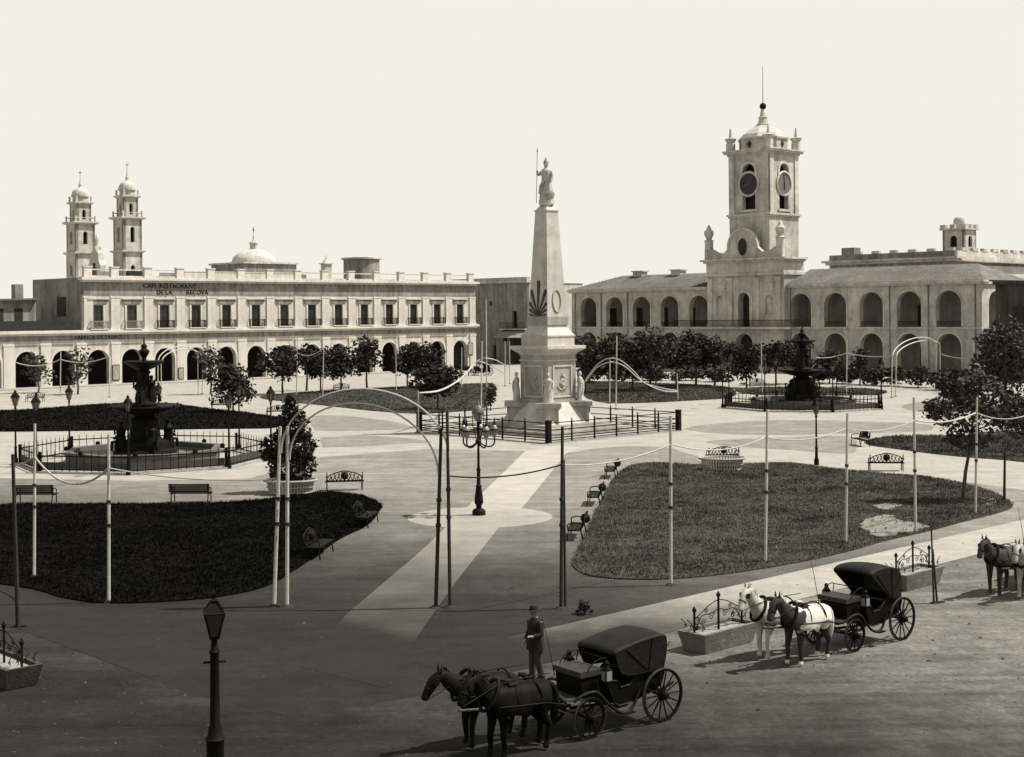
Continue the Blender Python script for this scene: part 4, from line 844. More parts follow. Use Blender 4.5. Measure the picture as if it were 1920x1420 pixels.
# ================================================================ FESTIVAL POLES, ARCHES AND GARLANDS
def pole(bx, by, tx, ty_, label, r=.055, group='whitewashed festival poles', m=None, bands=True):
    b = G(bx, by); h = ZP(tx, ty_, b.y); tp = AT(tx + random.uniform(-2, 2), ty_, b.y)
    t = thing('festival_pole', label, 'pole', b, 0, group); dx = tp.x - b.x
    MB().tube([(0, 0, -.02), (dx * .5, 0, h * .5), (dx, 0, h)], [r, r * .95, r * .8], 8).build('shaft', m or M_WOODP, t, True)
    MB().lathe([(r * 4, -.01), (r * 3, .03), (r * 1.2, .08)], 9).build('earth_mound', M_SOIL, t)
    if bands:
        for z in (.46, .6): MB().tube([(dx * z, 0, h * z - .05), (dx * z, 0, h * z + .05)], r * 1.35, 8).build('joint_band', M_WOODD, t)
    return b, tp
def at_pole(pb, tp, px_, py_): return AT(px_, py_, pb.y)
GR = 'garland cords strung between poles'
def garland(a, b, mid, label, r=.022, m=None):
    s = (a.z + b.z) / 2 - mid
    o = MB().tube(sag(a, b, s), r, 6).build('garland', m or M_ROPE, None, True); return tag(o, label, 'garland', GR)
front = []
front_pos = ((64, 1082, 66, 795), (204, 1130, 204, 815), (1052, 1142, 1055, 800), (1258, 1098, 1259, 780), (1435, 1055, 1437, 768), (1586, 1020, 1588, 775), (1717, 1000, 1715, 745), (1829, 965, 1831, 745), (1960, 940, 1961, 740))
ordn = ('first', 'second', 'third', 'fourth', 'fifth', 'sixth', 'seventh', 'eighth', 'ninth')
for i, (bx, by, tx, ty_) in enumerate(front_pos): front.append(pole(bx, by, tx, ty_, 'tall %s pole in the front row, %s single pole from the left' % ('dark weathered' if i == 2 else 'whitewashed', ordn[i]), m=M_WOODD if i == 2 else None))
pole(1060, 1141, 1057, 862, 'short dark prop pole beside the third pole near the paved path', .04, m=M_WOODD, bands=False)
def hoop(L_, Rr, ylo, peak_y, label, r=.03):
    """round arch between two pole tops; L_, Rr = (base px, base py, spring px, spring py)"""
    bl, br_ = G(L_[0], L_[1]), G(Rr[0], Rr[1]); a, b = AT(L_[2], L_[3], bl.y), AT(Rr[2], Rr[3], br_.y); pk = ZP((L_[2] + Rr[2]) / 2, peak_y, (bl.y + br_.y) / 2)
    pts = []
    for i in range(25):
        q = math.pi * i / 24; k = .5 - .5 * math.cos(q); base = a.lerp(b, k); pts.append(Vector((base.x, base.y, base.z + (pk - (a.z + b.z) / 2) * math.sin(q))))
    return tag(MB().tube(pts, r, 6).build('festival_arch', M_ROPE, None, True), label, 'arch', 'round festival arches')
GP = 'arch poles in pairs'
pole(514, 1137, 525, 800, 'outer whitewashed pole of the left arch pair by the dark lawn', .06, GP); pole(538, 1138, 541, 800, 'inner whitewashed pole of the left arch pair by the dark lawn', .06, GP)
pole(817, 1140, 827, 803, 'inner dark pole of the arch pair standing on the paved path', .06, GP, M_WOODD); pole(844, 1140, 838, 770, 'outer dark pole of the arch pair standing on the paved path', .055, GP, M_WOODD)
hoop((514, 1137, 527, 850), (844, 1140, 842, 860), 0, 729, 'larger round festival arch over the paved path'); hoop((538, 1138, 543, 862), (817, 1140, 822, 890), 0, 757, 'smaller round festival arch over the paved path')
fp = lambda i, x, y: AT(x, y, front[i][0].y)
bL, bR = G(514, 1137), G(844, 1140)
garland(AT(-60, 840, front[0][0].y), fp(0, 66, 856), ZP(0, 875, front[0][0].y), 'garland cord running off the left edge from the first pole')
garland(fp(0, 66, 858), fp(1, 204, 878), ZP(130, 893, front[0][0].y), 'thick sagging garland cord between the two left front poles', .034)
garland(fp(1, 204, 878), AT(519, 898, bL.y), ZP(360, 901, bL.y), 'garland cord from the second pole to the left arch pair')
garland(AT(842, 893, bR.y), fp(2, 1052, 872), ZP(945, 892, bR.y), 'dark garland cord from the arch pair to the third pole', .025, M_WOODD)
garland(fp(2, 1053, 872), fp(3, 1258, 833), ZP(1155, 876, front[2][0].y), 'white garland cord between the third and fourth front poles')
garland(fp(3, 1258, 833), fp(4, 1436, 820), ZP(1345, 855, front[3][0].y), 'white garland cord hanging before the white planter bench')
garland(fp(4, 1436, 820), fp(5, 1587, 803), ZP(1510, 833, front[4][0].y), 'white garland cord between the fifth and sixth front poles')
garland(fp(5, 1587, 803), fp(6, 1716, 788), ZP(1650, 812, front[5][0].y), 'white garland cord between the sixth and seventh front poles')
garland(fp(6, 1716, 788), fp(7, 1830, 774), ZP(1772, 800, front[6][0].y), 'thick white garland cord before the leaning tree', .034)
garland(fp(7, 1830, 774), fp(8, 1961, 760), ZP(1890, 792, front[7][0].y), 'garland cord running off the right edge')
# far poles and arches round the square
far = {}
for k, bx, by, ty_, lb in (('a', 113, 742, 660, 'thin far pole before the second arch of the arcade'), ('b', 205, 745, 650, 'thin far pole before the third pier of the arcade'), ('c', 785, 812, 733, 'pale pole beside the left corner of the monument railing'),
                           ('d', 902, 776, 640, 'tall pale left pole of the pair behind the candelabra lamp'), ('e', 913, 766, 560, 'taller right pole of the pair behind the candelabra lamp'), ('f', 947, 724, 640, 'thin left pole of the far pair beside the monument'), ('g', 956, 720, 640, 'thin right pole of the far pair beside the monument'),
                           ('h', 1143, 757, 672, 'left pole of the pair right of the monument'), ('i', 1155, 768, 630, 'right pole of the pair right of the monument'), ('j', 1271, 752, 700, 'short pale pole on the lawn edge right of the monument'),
                           ('k', 1429, 738, 640, 'thin pole left of the right fountain'), ('l', 1587, 742, 636, 'thin pole right of the right fountain'), ('m', 1825, 740, 640, 'pole before the end of the town hall'), ('n', 865, 727, 652, 'thin pole before the last arch of the arcade'), ('o', 556, 741, 632, 'thin pole before the middle of the arcade'), ('p', 605, 742, 655, 'thin pole between the small trees before the arcade'), ('q', 743, 733, 640, 'thin pole right of the small trees before the arcade')):
    far[k] = pole(bx, by, bx, ty_, lb, .06, 'thin festival poles round the far sides of the square', None, False)
for L_, R_, pk, nm in (((296, 748, 296, 680), (372, 741, 372, 672), 650, 'left'), ((303, 746, 303, 680), (379, 739, 379, 672), 655, 'left'), ((1672, 746, 1674, 668), (1755, 730, 1755, 650), 634, 'right'), ((1679, 744, 1681, 668), (1763, 728, 1763, 650), 640, 'right'), ((1818, 735, 1818, 690), (1838, 730, 1838, 688), 683, 'end')):
    lb = {'left': 'before the arcade building', 'right': 'before the town hall', 'end': 'at the end of the town hall'}[nm]; sd_ = 'front' if L_[0] in (296, 1672, 1818) else 'rear'
    pole(L_[0], L_[1], L_[2], L_[3] - 4, '%s left pole of the far festival arch %s' % (sd_, lb), .06, GP, None, False); pole(R_[0], R_[1], R_[2], R_[3] - 4, '%s right pole of the far festival arch %s' % (sd_, lb), .06, GP, None, False)
    hoop(L_, R_, 0, pk, '%s far festival arch %s' % (sd_, lb), .06)
def pipe(pts, Ys, label, r=.05):
    P = [AT(x, y, Y) for (x, y), Y in zip(pts, Ys)]
    return tag(MB().tube(catmull(P, 5, False), r, 6).build('garland', M_ROPE, None, True), label, 'garland', GR)
yc, yd, ye, yg = far['c'][0].y, far['d'][0].y, far['e'][0].y, far['g'][0].y
pipe(((786, 737), (825, 733), (862, 712), (890, 682), (902, 679), (925, 688), (947, 702)), (yc, yc * .7 + yd * .3, yc * .4 + yd * .6, yd, yd, (yd + yg) / 2, far['f'][0].y), 'lower garland sweeping up left of the monument')
pipe(((786, 737), (830, 730), (868, 706), (897, 676), (913, 672), (935, 678), (956, 692)), (yc, yc * .7 + ye * .3, yc * .4 + ye * .6, ye, ye, (ye + yg) / 2, yg), 'upper garland sweeping up left of the monument')
yh, yi, yj = far['h'][0].y, far['i'][0].y, far['j'][0].y
pipe(((1078, 728), (1098, 715), (1118, 690), (1140, 680), (1155, 680), (1175, 690), (1205, 716), (1240, 732), (1270, 735)), (yi + 3, yi + 2, yi + 1, yi, yi, yi, yi, (yi + yj) / 2, yj), 'lower garland sweeping up right of the monument')
pipe(((1098, 712), (1120, 684), (1143, 672), (1165, 677), (1190, 698), (1208, 718), (1242, 728), (1270, 733)), (yh + 2, yh + 1, yh, yh, yh, yh, (yh + yj) / 2, yj), 'upper garland sweeping up right of the monument')
garland(AT(30, 680, far['a'][0].y), AT(113, 674, far['a'][0].y), ZP(70, 686, far['a'][0].y), 'far garland before the first arch of the arcade', .06); garland(AT(113, 674, far['a'][0].y), AT(205, 668, far['b'][0].y), ZP(160, 681, far['b'][0].y), 'far garland before the second arch of the arcade', .06)
garland(AT(556, 662, far['o'][0].y), AT(605, 655, far['p'][0].y), ZP(580, 667, far['p'][0].y), 'far garland before the middle of the arcade', .05)
garland(AT(1530, 671, far['l'][0].y), AT(1587, 662, far['l'][0].y), ZP(1558, 670, far['l'][0].y), 'far garland left of the pole by the right fountain', .05); garland(AT(1587, 662, far['l'][0].y), AT(1674, 668, G(1672, 746).y), ZP(1630, 670, G(1672, 746).y), 'far garland right of the pole by the right fountain', .05)
garland(AT(1763, 664, G(1763, 728).y), AT(1825, 672, far['m'][0].y), ZP(1795, 675, far['m'][0].y), 'far garland before the last bay of the town hall', .05)

# ================================================================ BENCHES AND PLANTERS
def bench(loc, rz, label, ornate, group='iron garden benches'):
    """faces local +y; back at -y"""
    t = thing('bench', label, 'bench', loc, rz, group); w_ = .98
    for i in range(4): y = -.16 + i * .13; MB().box(-w_, w_, y, y + .1, .42, .46).build('seat_slat', M_IRON2, t)
    for s in (-1, 1):
        MB().tube([(s * .88, -.28, .01), (s * .88, -.2, .42), (s * .88, -.34, .92)], .03, 5).tube([(s * .88, .34, .01), (s * .88, .28, .4), (s * .88, -.2, .42)], .03, 5).tube(catmull([(s * .88, -.28, .66), (s * .88, 0, .7), (s * .88, .3, .64), (s * .88, .3, .42)], 3, False), .025, 5).build('end_frame', M_IRON, t)
    if ornate:
        bk = MB().tube(catmull([(-.9, -.3, .62), (-.7, -.33, .82), (-.3, -.34, .94), (0, -.35, 1.0), (.3, -.34, .94), (.7, -.33, .82), (.9, -.3, .62)], 3, False), .028, 5)
        for i in range(9):
            x = -.8 + i * .2; tp = .98 - .35 * abs(x) ** 1.6
            bk.tube([(x, -.24, .48), (x * .96 + .16, -.33, tp)], .022, 4); bk.tube([(x, -.24, .48), (x * .96 - .16, -.33, tp)], .022, 4)
        bk.sphere((0, -.31, .76), .2, 8).tube([(-.9, -.22, .5), (.9, -.22, .5)], .025, 5)
        bk.build('backrest', M_IRON2, t)
    else:
        for i in range(4): z = .52 + i * .1; MB().box(-w_, w_, -.3 - i * .015, -.26 - i * .015, z, z + .085).build('back_slat', M_IRON2, t)
    return t
def face(dx, dy): return math.atan2(dy, dx) - math.pi / 2
bA = bench(G(358, 942), face(.05, 1), 'plain slatted bench on the top edge of the dark left lawn', False)
copy_tree(bA, G(67, 944), face(.05, 1), 'plain slatted bench at the left edge of the dark left lawn')
bB = bench(G(646, 919), face(-.15, 1), 'ornate iron bench beside the white basket planter', True)
for bx, by, dx, dy, lb in ((1355, 868, -.1, 1, 'ornate iron bench behind the white planter on the right lawn'), (1661, 883, .12, 1, 'ornate iron bench on the top edge of the right lawn'), (1614, 836, -1, -.1, 'ornate iron bench seen end-on at the tip of the right lawn'),
                           (1147, 895, -1, .13, 'farthest of three iron benches lining the right lawn edge'), (1117, 945, -1, .13, 'middle of three iron benches lining the right lawn edge'), (1083, 1008, -1, .13, 'nearest of three iron benches lining the right lawn edge'),
                           (685, 985, 1, -.14, 'farther of two iron benches on the slanting edge of the left lawn'), (596, 1042, 1, -.14, 'nearer of two iron benches on the slanting edge of the left lawn'),
                           (415, 768, -.1, 1, 'iron bench behind the left fountain by the bushy tree'), (520, 781, -.3, 1, 'iron bench at the right tip of the lawn behind the left fountain'), (1420, 726, 0, -1, 'far iron bench left of the right fountain'), (66, 754, 0, -1, 'far iron bench before the arcade at the left'), (450, 742, 0, -1, 'far iron bench before the middle of the arcade'), (640, 735, 0, -1, 'far iron bench under the small trees before the arcade')):
    copy_tree(bB, G(bx, by), face(dx, dy), lb)
def basket(loc, rz, label, sx=1.2, sy=.85, h=.7):
    t = thing('basket_planter', label, 'planter', loc, rz, 'white basket planters'); n = 44
    sl = MB().box(-.045, .045, -.02, .02, .06, h).mesh('slat', M_BASK)
    for i in range(n):
        a = 2 * math.pi * i / n; o = link('slat', sl, t, (sx * .86 * math.cos(a), sy * .86 * math.sin(a), 0)); o.rotation_euler = (R(11), 0, a + math.pi / 2)
    for z, k, r_ in ((.08, .87, .05), (h * .5, .97, .03), (h - .02, 1.08, .06)): MB().tube([(sx * k * math.cos(q), sy * k * math.sin(q), z) for q in [i * math.pi / 20 for i in range(41)]], r_, 6).build('hoop', M_BASK, t)
    MB().lathe([(1, .02), (1, h * .72)], 24).build('soil', M_SOIL, t).scale = (sx * .8, sy * .8, 1)
    return t
bk1 = basket(G(545, 926), 0, 'white slatted basket planter round the foot of the dark conical tree')
copy_tree(bk1, G(1354, 882), 0, 'white slatted basket planter on the top edge of the right lawn')

# ================================================================ TREES AND SHRUBS
def leaves(blobs, n, size, rng):
    V = []; Fc = []; wt = [(b[3] * b[4] * b[5]) ** .6 for b in blobs]; tot = sum(wt)
    for bi, b in enumerate(blobs):
        for _ in range(max(8, int(n * wt[bi] / tot))):
            z = rng.uniform(-1, 1); a = rng.uniform(0, 6.283); rr_ = (1 - z * z) ** .5; q = (.45 + .55 * rng.random() ** .5) * rng.uniform(.85, 1.12)
            lump = 1 + .16 * math.sin(5 * a + bi) * math.sin(4 * z + bi * 2)
            c = Vector((b[0] + b[3] * rr_ * math.cos(a) * q * lump, b[1] + b[4] * rr_ * math.sin(a) * q * lump, b[2] + b[5] * z * q * lump))
            u = Vector((rng.gauss(0, 1), rng.gauss(0, 1), rng.gauss(0, .6))).normalized(); v = u.cross(Vector((rng.gauss(0, 1), rng.gauss(0, 1), rng.gauss(0, 1)))).normalized()
            s = size * rng.uniform(.55, 1.3); o = len(V)
            V.extend((c - u * s, c + v * s * .55, c + u * s, c - v * s * .55)); Fc.append((o, o + 1, o + 2, o + 3))
    return V, Fc
def tree(base, h, rad, cb, label, m, name='tree', n=900, size=.26, lean=0., blobs=None, group=None, seed=0, cat='tree', trunk_r=None):
    rng = random.Random(seed * 77 + 5); t = thing(name, label, cat, base, rng.uniform(0, 6) if not lean else 0, group)
    ch = h - cb
    if blobs is None:
        blobs = []
        k = 6 if cat == 'tree' else 4
        for i in range(k):
            a = 6.283 * i / k + rng.uniform(-.4, .4); q = rng.uniform(.3, .55) * rad; blobs.append((q * math.cos(a), q * math.sin(a), cb + ch * rng.uniform(.2, .75), rad * rng.uniform(.35, .62), rad * rng.uniform(.45, .7), ch * rng.uniform(.24, .38)))
        for i in range(7):
            a = rng.uniform(0, 6.283); q = rng.uniform(.7, 1.05) * rad; blobs.append((q * math.cos(a), q * math.sin(a), cb + ch * rng.uniform(.15, .85), rad * rng.uniform(.14, .26), rad * rng.uniform(.14, .26), ch * rng.uniform(.08, .16)))
        blobs.append((rng.uniform(-.1, .1) * rad, rng.uniform(-.1, .1) * rad, cb + ch * .72, rad * .55, rad * .55, ch * .3)); blobs.append((0, 0, cb + ch * .45, rad * .7, rad * .7, ch * .4))
    V, Fc = leaves(blobs, n, size, rng); me = bpy.data.meshes.new('crown'); me.from_pydata(V, [], Fc); me.materials.append(m); link('crown', me, t)
    tr_ = trunk_r or max(.05, h * .022); tk_ = MB(); top = Vector((lean, 0, cb + ch * .35)); mid = Vector((lean * .35 + rng.uniform(-.08, .08), rng.uniform(-.08, .08), cb * .6))
    tk_.tube([(0, 0, -.05), (0, 0, .1), mid, top], [tr_ * 1.5, tr_ * 1.1, tr_ * .9, tr_ * .5], 7)
    for b in blobs[:6]:
        st_ = mid.lerp(top, rng.uniform(.35, .9)); tk_.tube([st_, st_.lerp(Vector(b[:3]), .55) + Vector((0, 0, .1)), Vector(b[:3])], [tr_ * .5, tr_ * .3, tr_ * .12], 5)
    tk_.build('trunk', M_BARK, t, True); return t
def ptree(bx, by, ytop, ybot, hw, label, m=None, **k):
    b = G(bx, by); u = b.y / F; k['n'] = int(k.get('n', 900) * 1.4); hw *= 1.25; return tree(b, (by - ytop) * u, hw * u, (by - ybot) * u, label, m or M_LEAF_A, **k)
row = ((72, 737, 662, 722, 24, 'first', 'left'), (146, 740, 652, 722, 22, 'second', 'left'), (395, 740, 648, 712, 22, 'third', 'left'))
GT = 'small trees before the arcade'
for i, (x, b, t0, t1, hw, o, s) in enumerate(row): ptree(x, b, t0, t1, hw, 'thin young tree before the arcade, %s from the left' % o, M_LEAF_B, n=260, seed=i, group=GT)
for i, (x, b, t0, t1, hw, lb, n_) in enumerate(((530, 740, 646, 716, 38, 'broad dark tree before the arcade, leftmost of the round ones', 1000), (602, 738, 652, 714, 24, 'narrow tree before the arcade right of a thin pole', 500), (640, 735, 650, 712, 34, 'round dark tree before the middle right arches', 900), (688, 730, 634, 700, 27, 'tall loose tree rising over an arcade pier', 500), (764, 729, 646, 708, 26, 'left of two touching dark trees near the arcade end', 700), (800, 726, 645, 706, 28, 'right of two touching dark trees near the arcade end', 800), (575, 733, 640, 690, 16, 'slim pale tree before the arcade behind the garland', 200))):
    ptree(x, b, t0, t1, hw, lb, M_LEAF_A, n=n_, seed=10 + i, group=GT)
ptree(437, 772, 682, 762, 34, 'bushy dark young tree behind the left fountain lamps', M_LEAF_A, n=1100, seed=20, size=.22)
ptree(820, 768, 686, 745, 36, 'low bushy tree on the long lawn left of the monument', M_LEAF_A, n=1100, seed=21)
ptree(920, 770, 718, 768, 10, 'small narrow shrub at the right end of the long lawn', M_LEAF_B, n=220, seed=22, name='shrub', cat='shrub', size=.18)
GM = 'dense trees before the town hall'
for i, (x, b, t0, t1, hw, lb, n_) in enumerate(((1098, 738, 628, 712, 30, 'dense tree just right of the monument pedestal', 800), (1142, 738, 625, 708, 32, 'dense tree behind the pole pair right of the monument', 800), (1186, 732, 632, 700, 30, 'dense tree before the third arch of the town hall', 800), (1218, 734, 610, 712, 44, 'tallest dense tree before the left wing of the town hall', 1400), (1268, 728, 632, 695, 32, 'dense tree right of the tallest one before the left wing', 800), (1305, 724, 624, 694, 38, 'broad dense tree before the last left arch of the town hall', 1100), (1340, 724, 628, 690, 32, 'dense tree left of the town hall entrance', 900), (1400, 728, 648, 708, 34, 'round dense tree below the town hall entrance arch', 1100), (1455, 722, 640, 700, 30, 'dense tree right of the town hall entrance', 800), (1490, 720, 634, 692, 28, 'dense tree behind the right fountain', 800), (1555, 720, 655, 700, 24, 'loose low tree right of the fountain before the town hall', 450), (1612, 724, 648, 706, 14, 'slim tree before a pier of the right wing', 240))):
    ptree(x, b, t0, t1, hw, lb, M_LEAF_A if i % 3 else M_LEAF_B, n=n_, seed=30 + i, group=GM)
GS = 'shrubs along the front of the town hall'
for i, (x, b, t0, hw) in enumerate(((1110, 716, 690, 26), (1165, 716, 692, 26), (1225, 714, 694, 28), (1285, 714, 694, 28), (1345, 716, 690, 28), (1535, 718, 690, 24), (1580, 720, 688, 24), (1625, 722, 690, 26), (1672, 724, 688, 28), (1722, 727, 690, 30), (1770, 732, 692, 32), (1815, 738, 694, 34))):
    ptree(x, b, t0, b - 2, hw, 'low dark shrub before the town hall, %s from the left' % ('first', 'second', 'third', 'fourth', 'fifth', 'sixth', 'seventh', 'eighth', 'ninth', 'tenth', 'eleventh', 'twelfth')[i], M_LEAF_A, n=420, seed=50 + i, name='shrub', cat='shrub', group=GS)
ptree(1885, 765, 592, 745, 55, 'large dark tree at the right edge before the shaded house', M_LEAF_B, n=1900, seed=70, size=.26)
ptree(1800, 770, 695, 765, 36, 'broad bush behind the leaning tree', M_LEAF_A, n=900, seed=71, name='shrub', cat='shrub')
ptree(1905, 812, 738, 806, 40, 'bush on the far right lawn at the frame edge', M_LEAF_B, n=900, seed=72, name='shrub', cat='shrub', size=.22)
# dark conical tree rising from the basket planter
b = G(546, 924); u = b.y / F
tree(b, 178 * u, 50 * u, 20 * u, 'dark conical evergreen growing out of the white basket planter', M_LEAF_A, n=3000, size=.15, seed=80, blobs=[(0, 0, 52 * u, 46 * u, 40 * u, 34 * u), (28 * u, 0, 88 * u, 30 * u, 26 * u, 22 * u), (-16 * u, 0, 85 * u, 32 * u, 30 * u, 38 * u), (-4 * u, 0, 125 * u, 27 * u, 26 * u, 34 * u), (0, 0, 152 * u, 17 * u, 17 * u, 27 * u), (2 * u, 0, 172 * u, 7 * u, 7 * u, 12 * u), (38 * u, 0, 70 * u, 18 * u, 18 * u, 14 * u), (12 * u, 0, 112 * u, 16 * u, 16 * u, 16 * u)])
# leaning tree on the right lawn
b = G(1805, 941); u = b.y / F
tree(b, 230 * u, 60 * u, 95 * u, 'leaning tree with broad ragged crown on the right lawn', M_LEAF_B, n=2600, size=.13, lean=.55, seed=81, trunk_r=.09, blobs=[(-10 * u, 0, 165 * u, 60 * u, 50 * u, 34 * u), (52 * u, 0, 190 * u, 58 * u, 50 * u, 32 * u), (-45 * u, 0, 178 * u, 28 * u, 28 * u, 20 * u), (95 * u, 0, 150 * u, 50 * u, 46 * u, 30 * u), (15 * u, 0, 120 * u, 48 * u, 40 * u, 22 * u), (30 * u, 0, 222 * u, 40 * u, 40 * u, 20 * u)])
# bare dark posts
def dpost(bx, by, tx, ty_, label, r=.06, z0=0.):
    b = G(bx, by, z0); h = ZP(tx, ty_, b.y) - z0; dx = AT(tx, ty_, b.y).x - b.x; t = thing('dark_post', label, 'post', b)
    MB().tube([(0, 0, -.02), (dx, 0, h)], r, 7, r * .7).build('shaft', M_WOODD, t, True); MB().tube([(-.12, 0, .02), (.25, .05, .04)], r * .8, 5).build('foot', M_WOODD, t); return t
dpost(1751, 1132, 1746, 985, 'dark timber post beside the second stone trough', .034); dpost(1757, 1131, 1749, 1030, 'shorter brace post leaning on the dark post by the trough', .035)
dpost(1883, 940, 1884, 850, 'dark post at the right tip of the front lawn', .07); dpost(34, 1176, 24, 852, 'tall leaning dark post at the left edge of the view', .07)
tree(G(1095, 1152), .38, .22, .02, 'small dark weed clump on the bare ground behind the near carriage', M_LEAF_A, n=160, size=.07, seed=90, name='weed_clump', cat='plant', trunk_r=.02)

# ================================================================ STONE TROUGHS WITH IRON SCROLLS
def trough(loc, rz, label, ms=None):
    t = thing('stone_trough', label, 'trough', loc, rz, 'stone troughs with iron scrollwork')
    o = MB(); hx, hy_, z = 1.15, .46, .52
    o.add([(-hx * .86, -hy_ * .8, .01), (hx * .86, -hy_ * .8, .01), (hx * .86, hy_ * .8, .01), (-hx * .86, hy_ * .8, .01), (-hx, -hy_, z), (hx, -hy_, z), (hx, hy_, z), (-hx, hy_, z),
           (-hx + .1, -hy_ + .1, z), (hx - .1, -hy_ + .1, z), (hx - .1, hy_ - .1, z), (-hx + .1, hy_ - .1, z), (-hx + .1, -hy_ + .1, z - .1), (hx - .1, -hy_ + .1, z - .1), (hx - .1, hy_ - .1, z - .1), (-hx + .1, hy_ - .1, z - .1)],
          [(3, 2, 1, 0), (0, 1, 5, 4), (1, 2, 6, 5), (2, 3, 7, 6), (3, 0, 4, 7), (4, 5, 9, 8), (5, 6, 10, 9), (6, 7, 11, 10), (7, 4, 8, 11), (8, 9, 13, 12), (9, 10, 14, 13), (10, 11, 15, 14), (11, 8, 12, 15)])
    o.build('basin', ms or M_STONE, t); MB().box(-hx + .1, hx - .1, -hy_ + .1, hy_ - .1, z - .16, z - .09).build('filling', mat('pale_gravel_fill', .3, .2, 6, .95, .5, 30), t)
    for x, h_ in ((-1.0, .52), (0, .78), (1.0, .52)): MB().box(x - .022, x + .022, -.022, .022, z - .1, z + h_).lathe([(.05, z + h_), (.06, z + h_ + .05), (.01, z + h_ + .14)], 6, (x, 0, 0)).build('post', M_IRON, t)
    for s in (-1, 1):
        for a, b_ in ((.08, .7), (-.02, .46)): MB().tube(catmull([(s * 1.0, 0, z + a + .25 * (a > 0)), (s * .7, 0, z + a + .38), (s * .35, 0, z + b_ - .08), (0, 0, z + b_)], 4, False), .014, 5).build('rail', M_IRON, t)
        for cx, cz, r_ in ((s * .28, z + .3, .11), (s * .62, z + .2, .1), (s * .5, z + .46, .07), (s * .84, z + .3, .07)):
            MB().tube([(cx + r_ * (1 - q / 15) * math.cos(q * .75 * s), .01, cz + r_ * (1 - q / 15) * math.sin(q * .75)) for q in range(13)], .012, 4).build('scroll', M_IRON, t)
        for k in range(4):
            y = -.3 + .2 * k; MB().tube([(s * 1.02 + s * r_ * .0 + s * .16 * (q / 10) * math.cos(q * .6), y, z + .05 + .2 * (q / 10) + .07 * math.sin(q * .8)) for q in range(11)], .012, 4).build('end_scroll', M_IRON, t)
    return t
tA, tB = G(1317, 1229.6), G(1415.5, 1205); ct = (tA + tB) / 2 + d1 * .1 - d2 * .42
tr0 = trough(ct, TH, 'stone trough with wrought-iron scrolls left of the white-rumped horse')
copy_tree(tr0, G(1712, 1098), TH, 'stone trough with wrought-iron scrolls behind the hooded carriage'); trough(G(8, 1276), ROT, 'vignette-darkened stone trough with wrought-iron scrolls at the left edge of the view', mat('vignette_dark_stone', .05, .3, 2, .9, .3, 12))  # edge vignette put into this trough's darker stone colour

# ================================================================ HORSES
def pinto():
    m = bpy.data.materials.new('pinto_horse_coat'); m.use_nodes = True; t = m.node_tree; N = t.nodes; lk = t.links.new; b = N['Principled BSDF']; b.inputs['Roughness'].default_value = .7; b.inputs['Specular IOR Level'].default_value = .06
    tc = N.new('ShaderNodeTexCoord'); sp = N.new('ShaderNodeSeparateXYZ'); lk(tc.outputs['Object'], sp.inputs[0]); nz = N.new('ShaderNodeTexNoise'); nz.inputs['Scale'].default_value = 2.2; lk(tc.outputs['Object'], nz.inputs['Vector'])
    def ma(op, a, c):
        n = N.new('ShaderNodeMath'); n.operation = op
        for i, q in enumerate((a, c)):
            if isinstance(q, (int, float)): n.inputs[i].default_value = q
            else: lk(q, n.inputs[i])
        return n.outputs[0]
    w_ = ma('MULTIPLY', ma('SUBTRACT', nz.outputs['Fac'], .5), 1.7)
    front = ma('GREATER_THAN', ma('ADD', sp.outputs['X'], w_), .36); low = ma('LESS_THAN', ma('ADD', sp.outputs['Z'], ma('MULTIPLY', w_, .4)), .8); hoof = ma('LESS_THAN', sp.outputs['Z'], .14)
    d_ = ma('SUBTRACT', ma('MAXIMUM', front, low), hoof); mx = N.new('ShaderNodeMixRGB'); mx.inputs[1].default_value = sep(.68); mx.inputs[2].default_value = sep(.045); mx.use_clamp = True; lk(d_, mx.inputs[0]); lk(mx.outputs[0], b.inputs['Base Color']); return m
M_PINTO = pinto()
def horse_mesh(m, head=0., turn=0., step=0.):
    V = [(-.6, 0, 1.2), (-.82, 0, 1.16), (-.15, 0, 1.14), (.32, 0, 1.16), (.55, 0, 1.2)]; r = [(.31, .32), (.22, .23), (.32, .34), (.31, .35), (.22, .28)]; E_ = [(0, 1), (0, 2), (2, 3), (3, 4)]
    nk = [(.76, turn * .15, 1.46 + head * .4), (.92, turn * .4, 1.68 + head * .8), (1.02, turn * .55, 1.84 + head), (1.17, turn * .8, 1.76 + head), (1.33, turn * 1.05, 1.52 + head), (1.42, turn * 1.2, 1.36 + head)]
    rk = [(.14, .22), (.11, .17), (.1, .13), (.115, .14), (.09, .1), (.085, .075)]
    p = 4
    for v, q in zip(nk, rk): V.append(v); r.append(q); E_.append((p, len(V) - 1)); p = len(V) - 1
    for s in (-1, 1):
        f = step * s
        for root, ch in ((0, [(-.66, s * .17, .98, .19), (-.58 + f * .2, s * .18, .78, .13), (-.84 + f * .3, s * .18, .5, .075), (-.77 + f * .4, s * .18, .17, .055), (-.72 + f * .4, s * .18, .03, .078)]),
                         (3, [(.40, s * .16, .96, .16), (.38 - f * .1, s * .17, .78, .105), (.42 - f * .3, s * .17, .46, .07), (.40 - f * .4, s * .17, .16, .052), (.45 - f * .4, s * .17, .03, .076)])):
            p = root
            for x, y, z, q in ch: V.append((x, y, z)); r.append((q, q)); E_.append((p, len(V) - 1)); p = len(V) - 1
    return skin_mesh('body', V, E_, r, m), nk
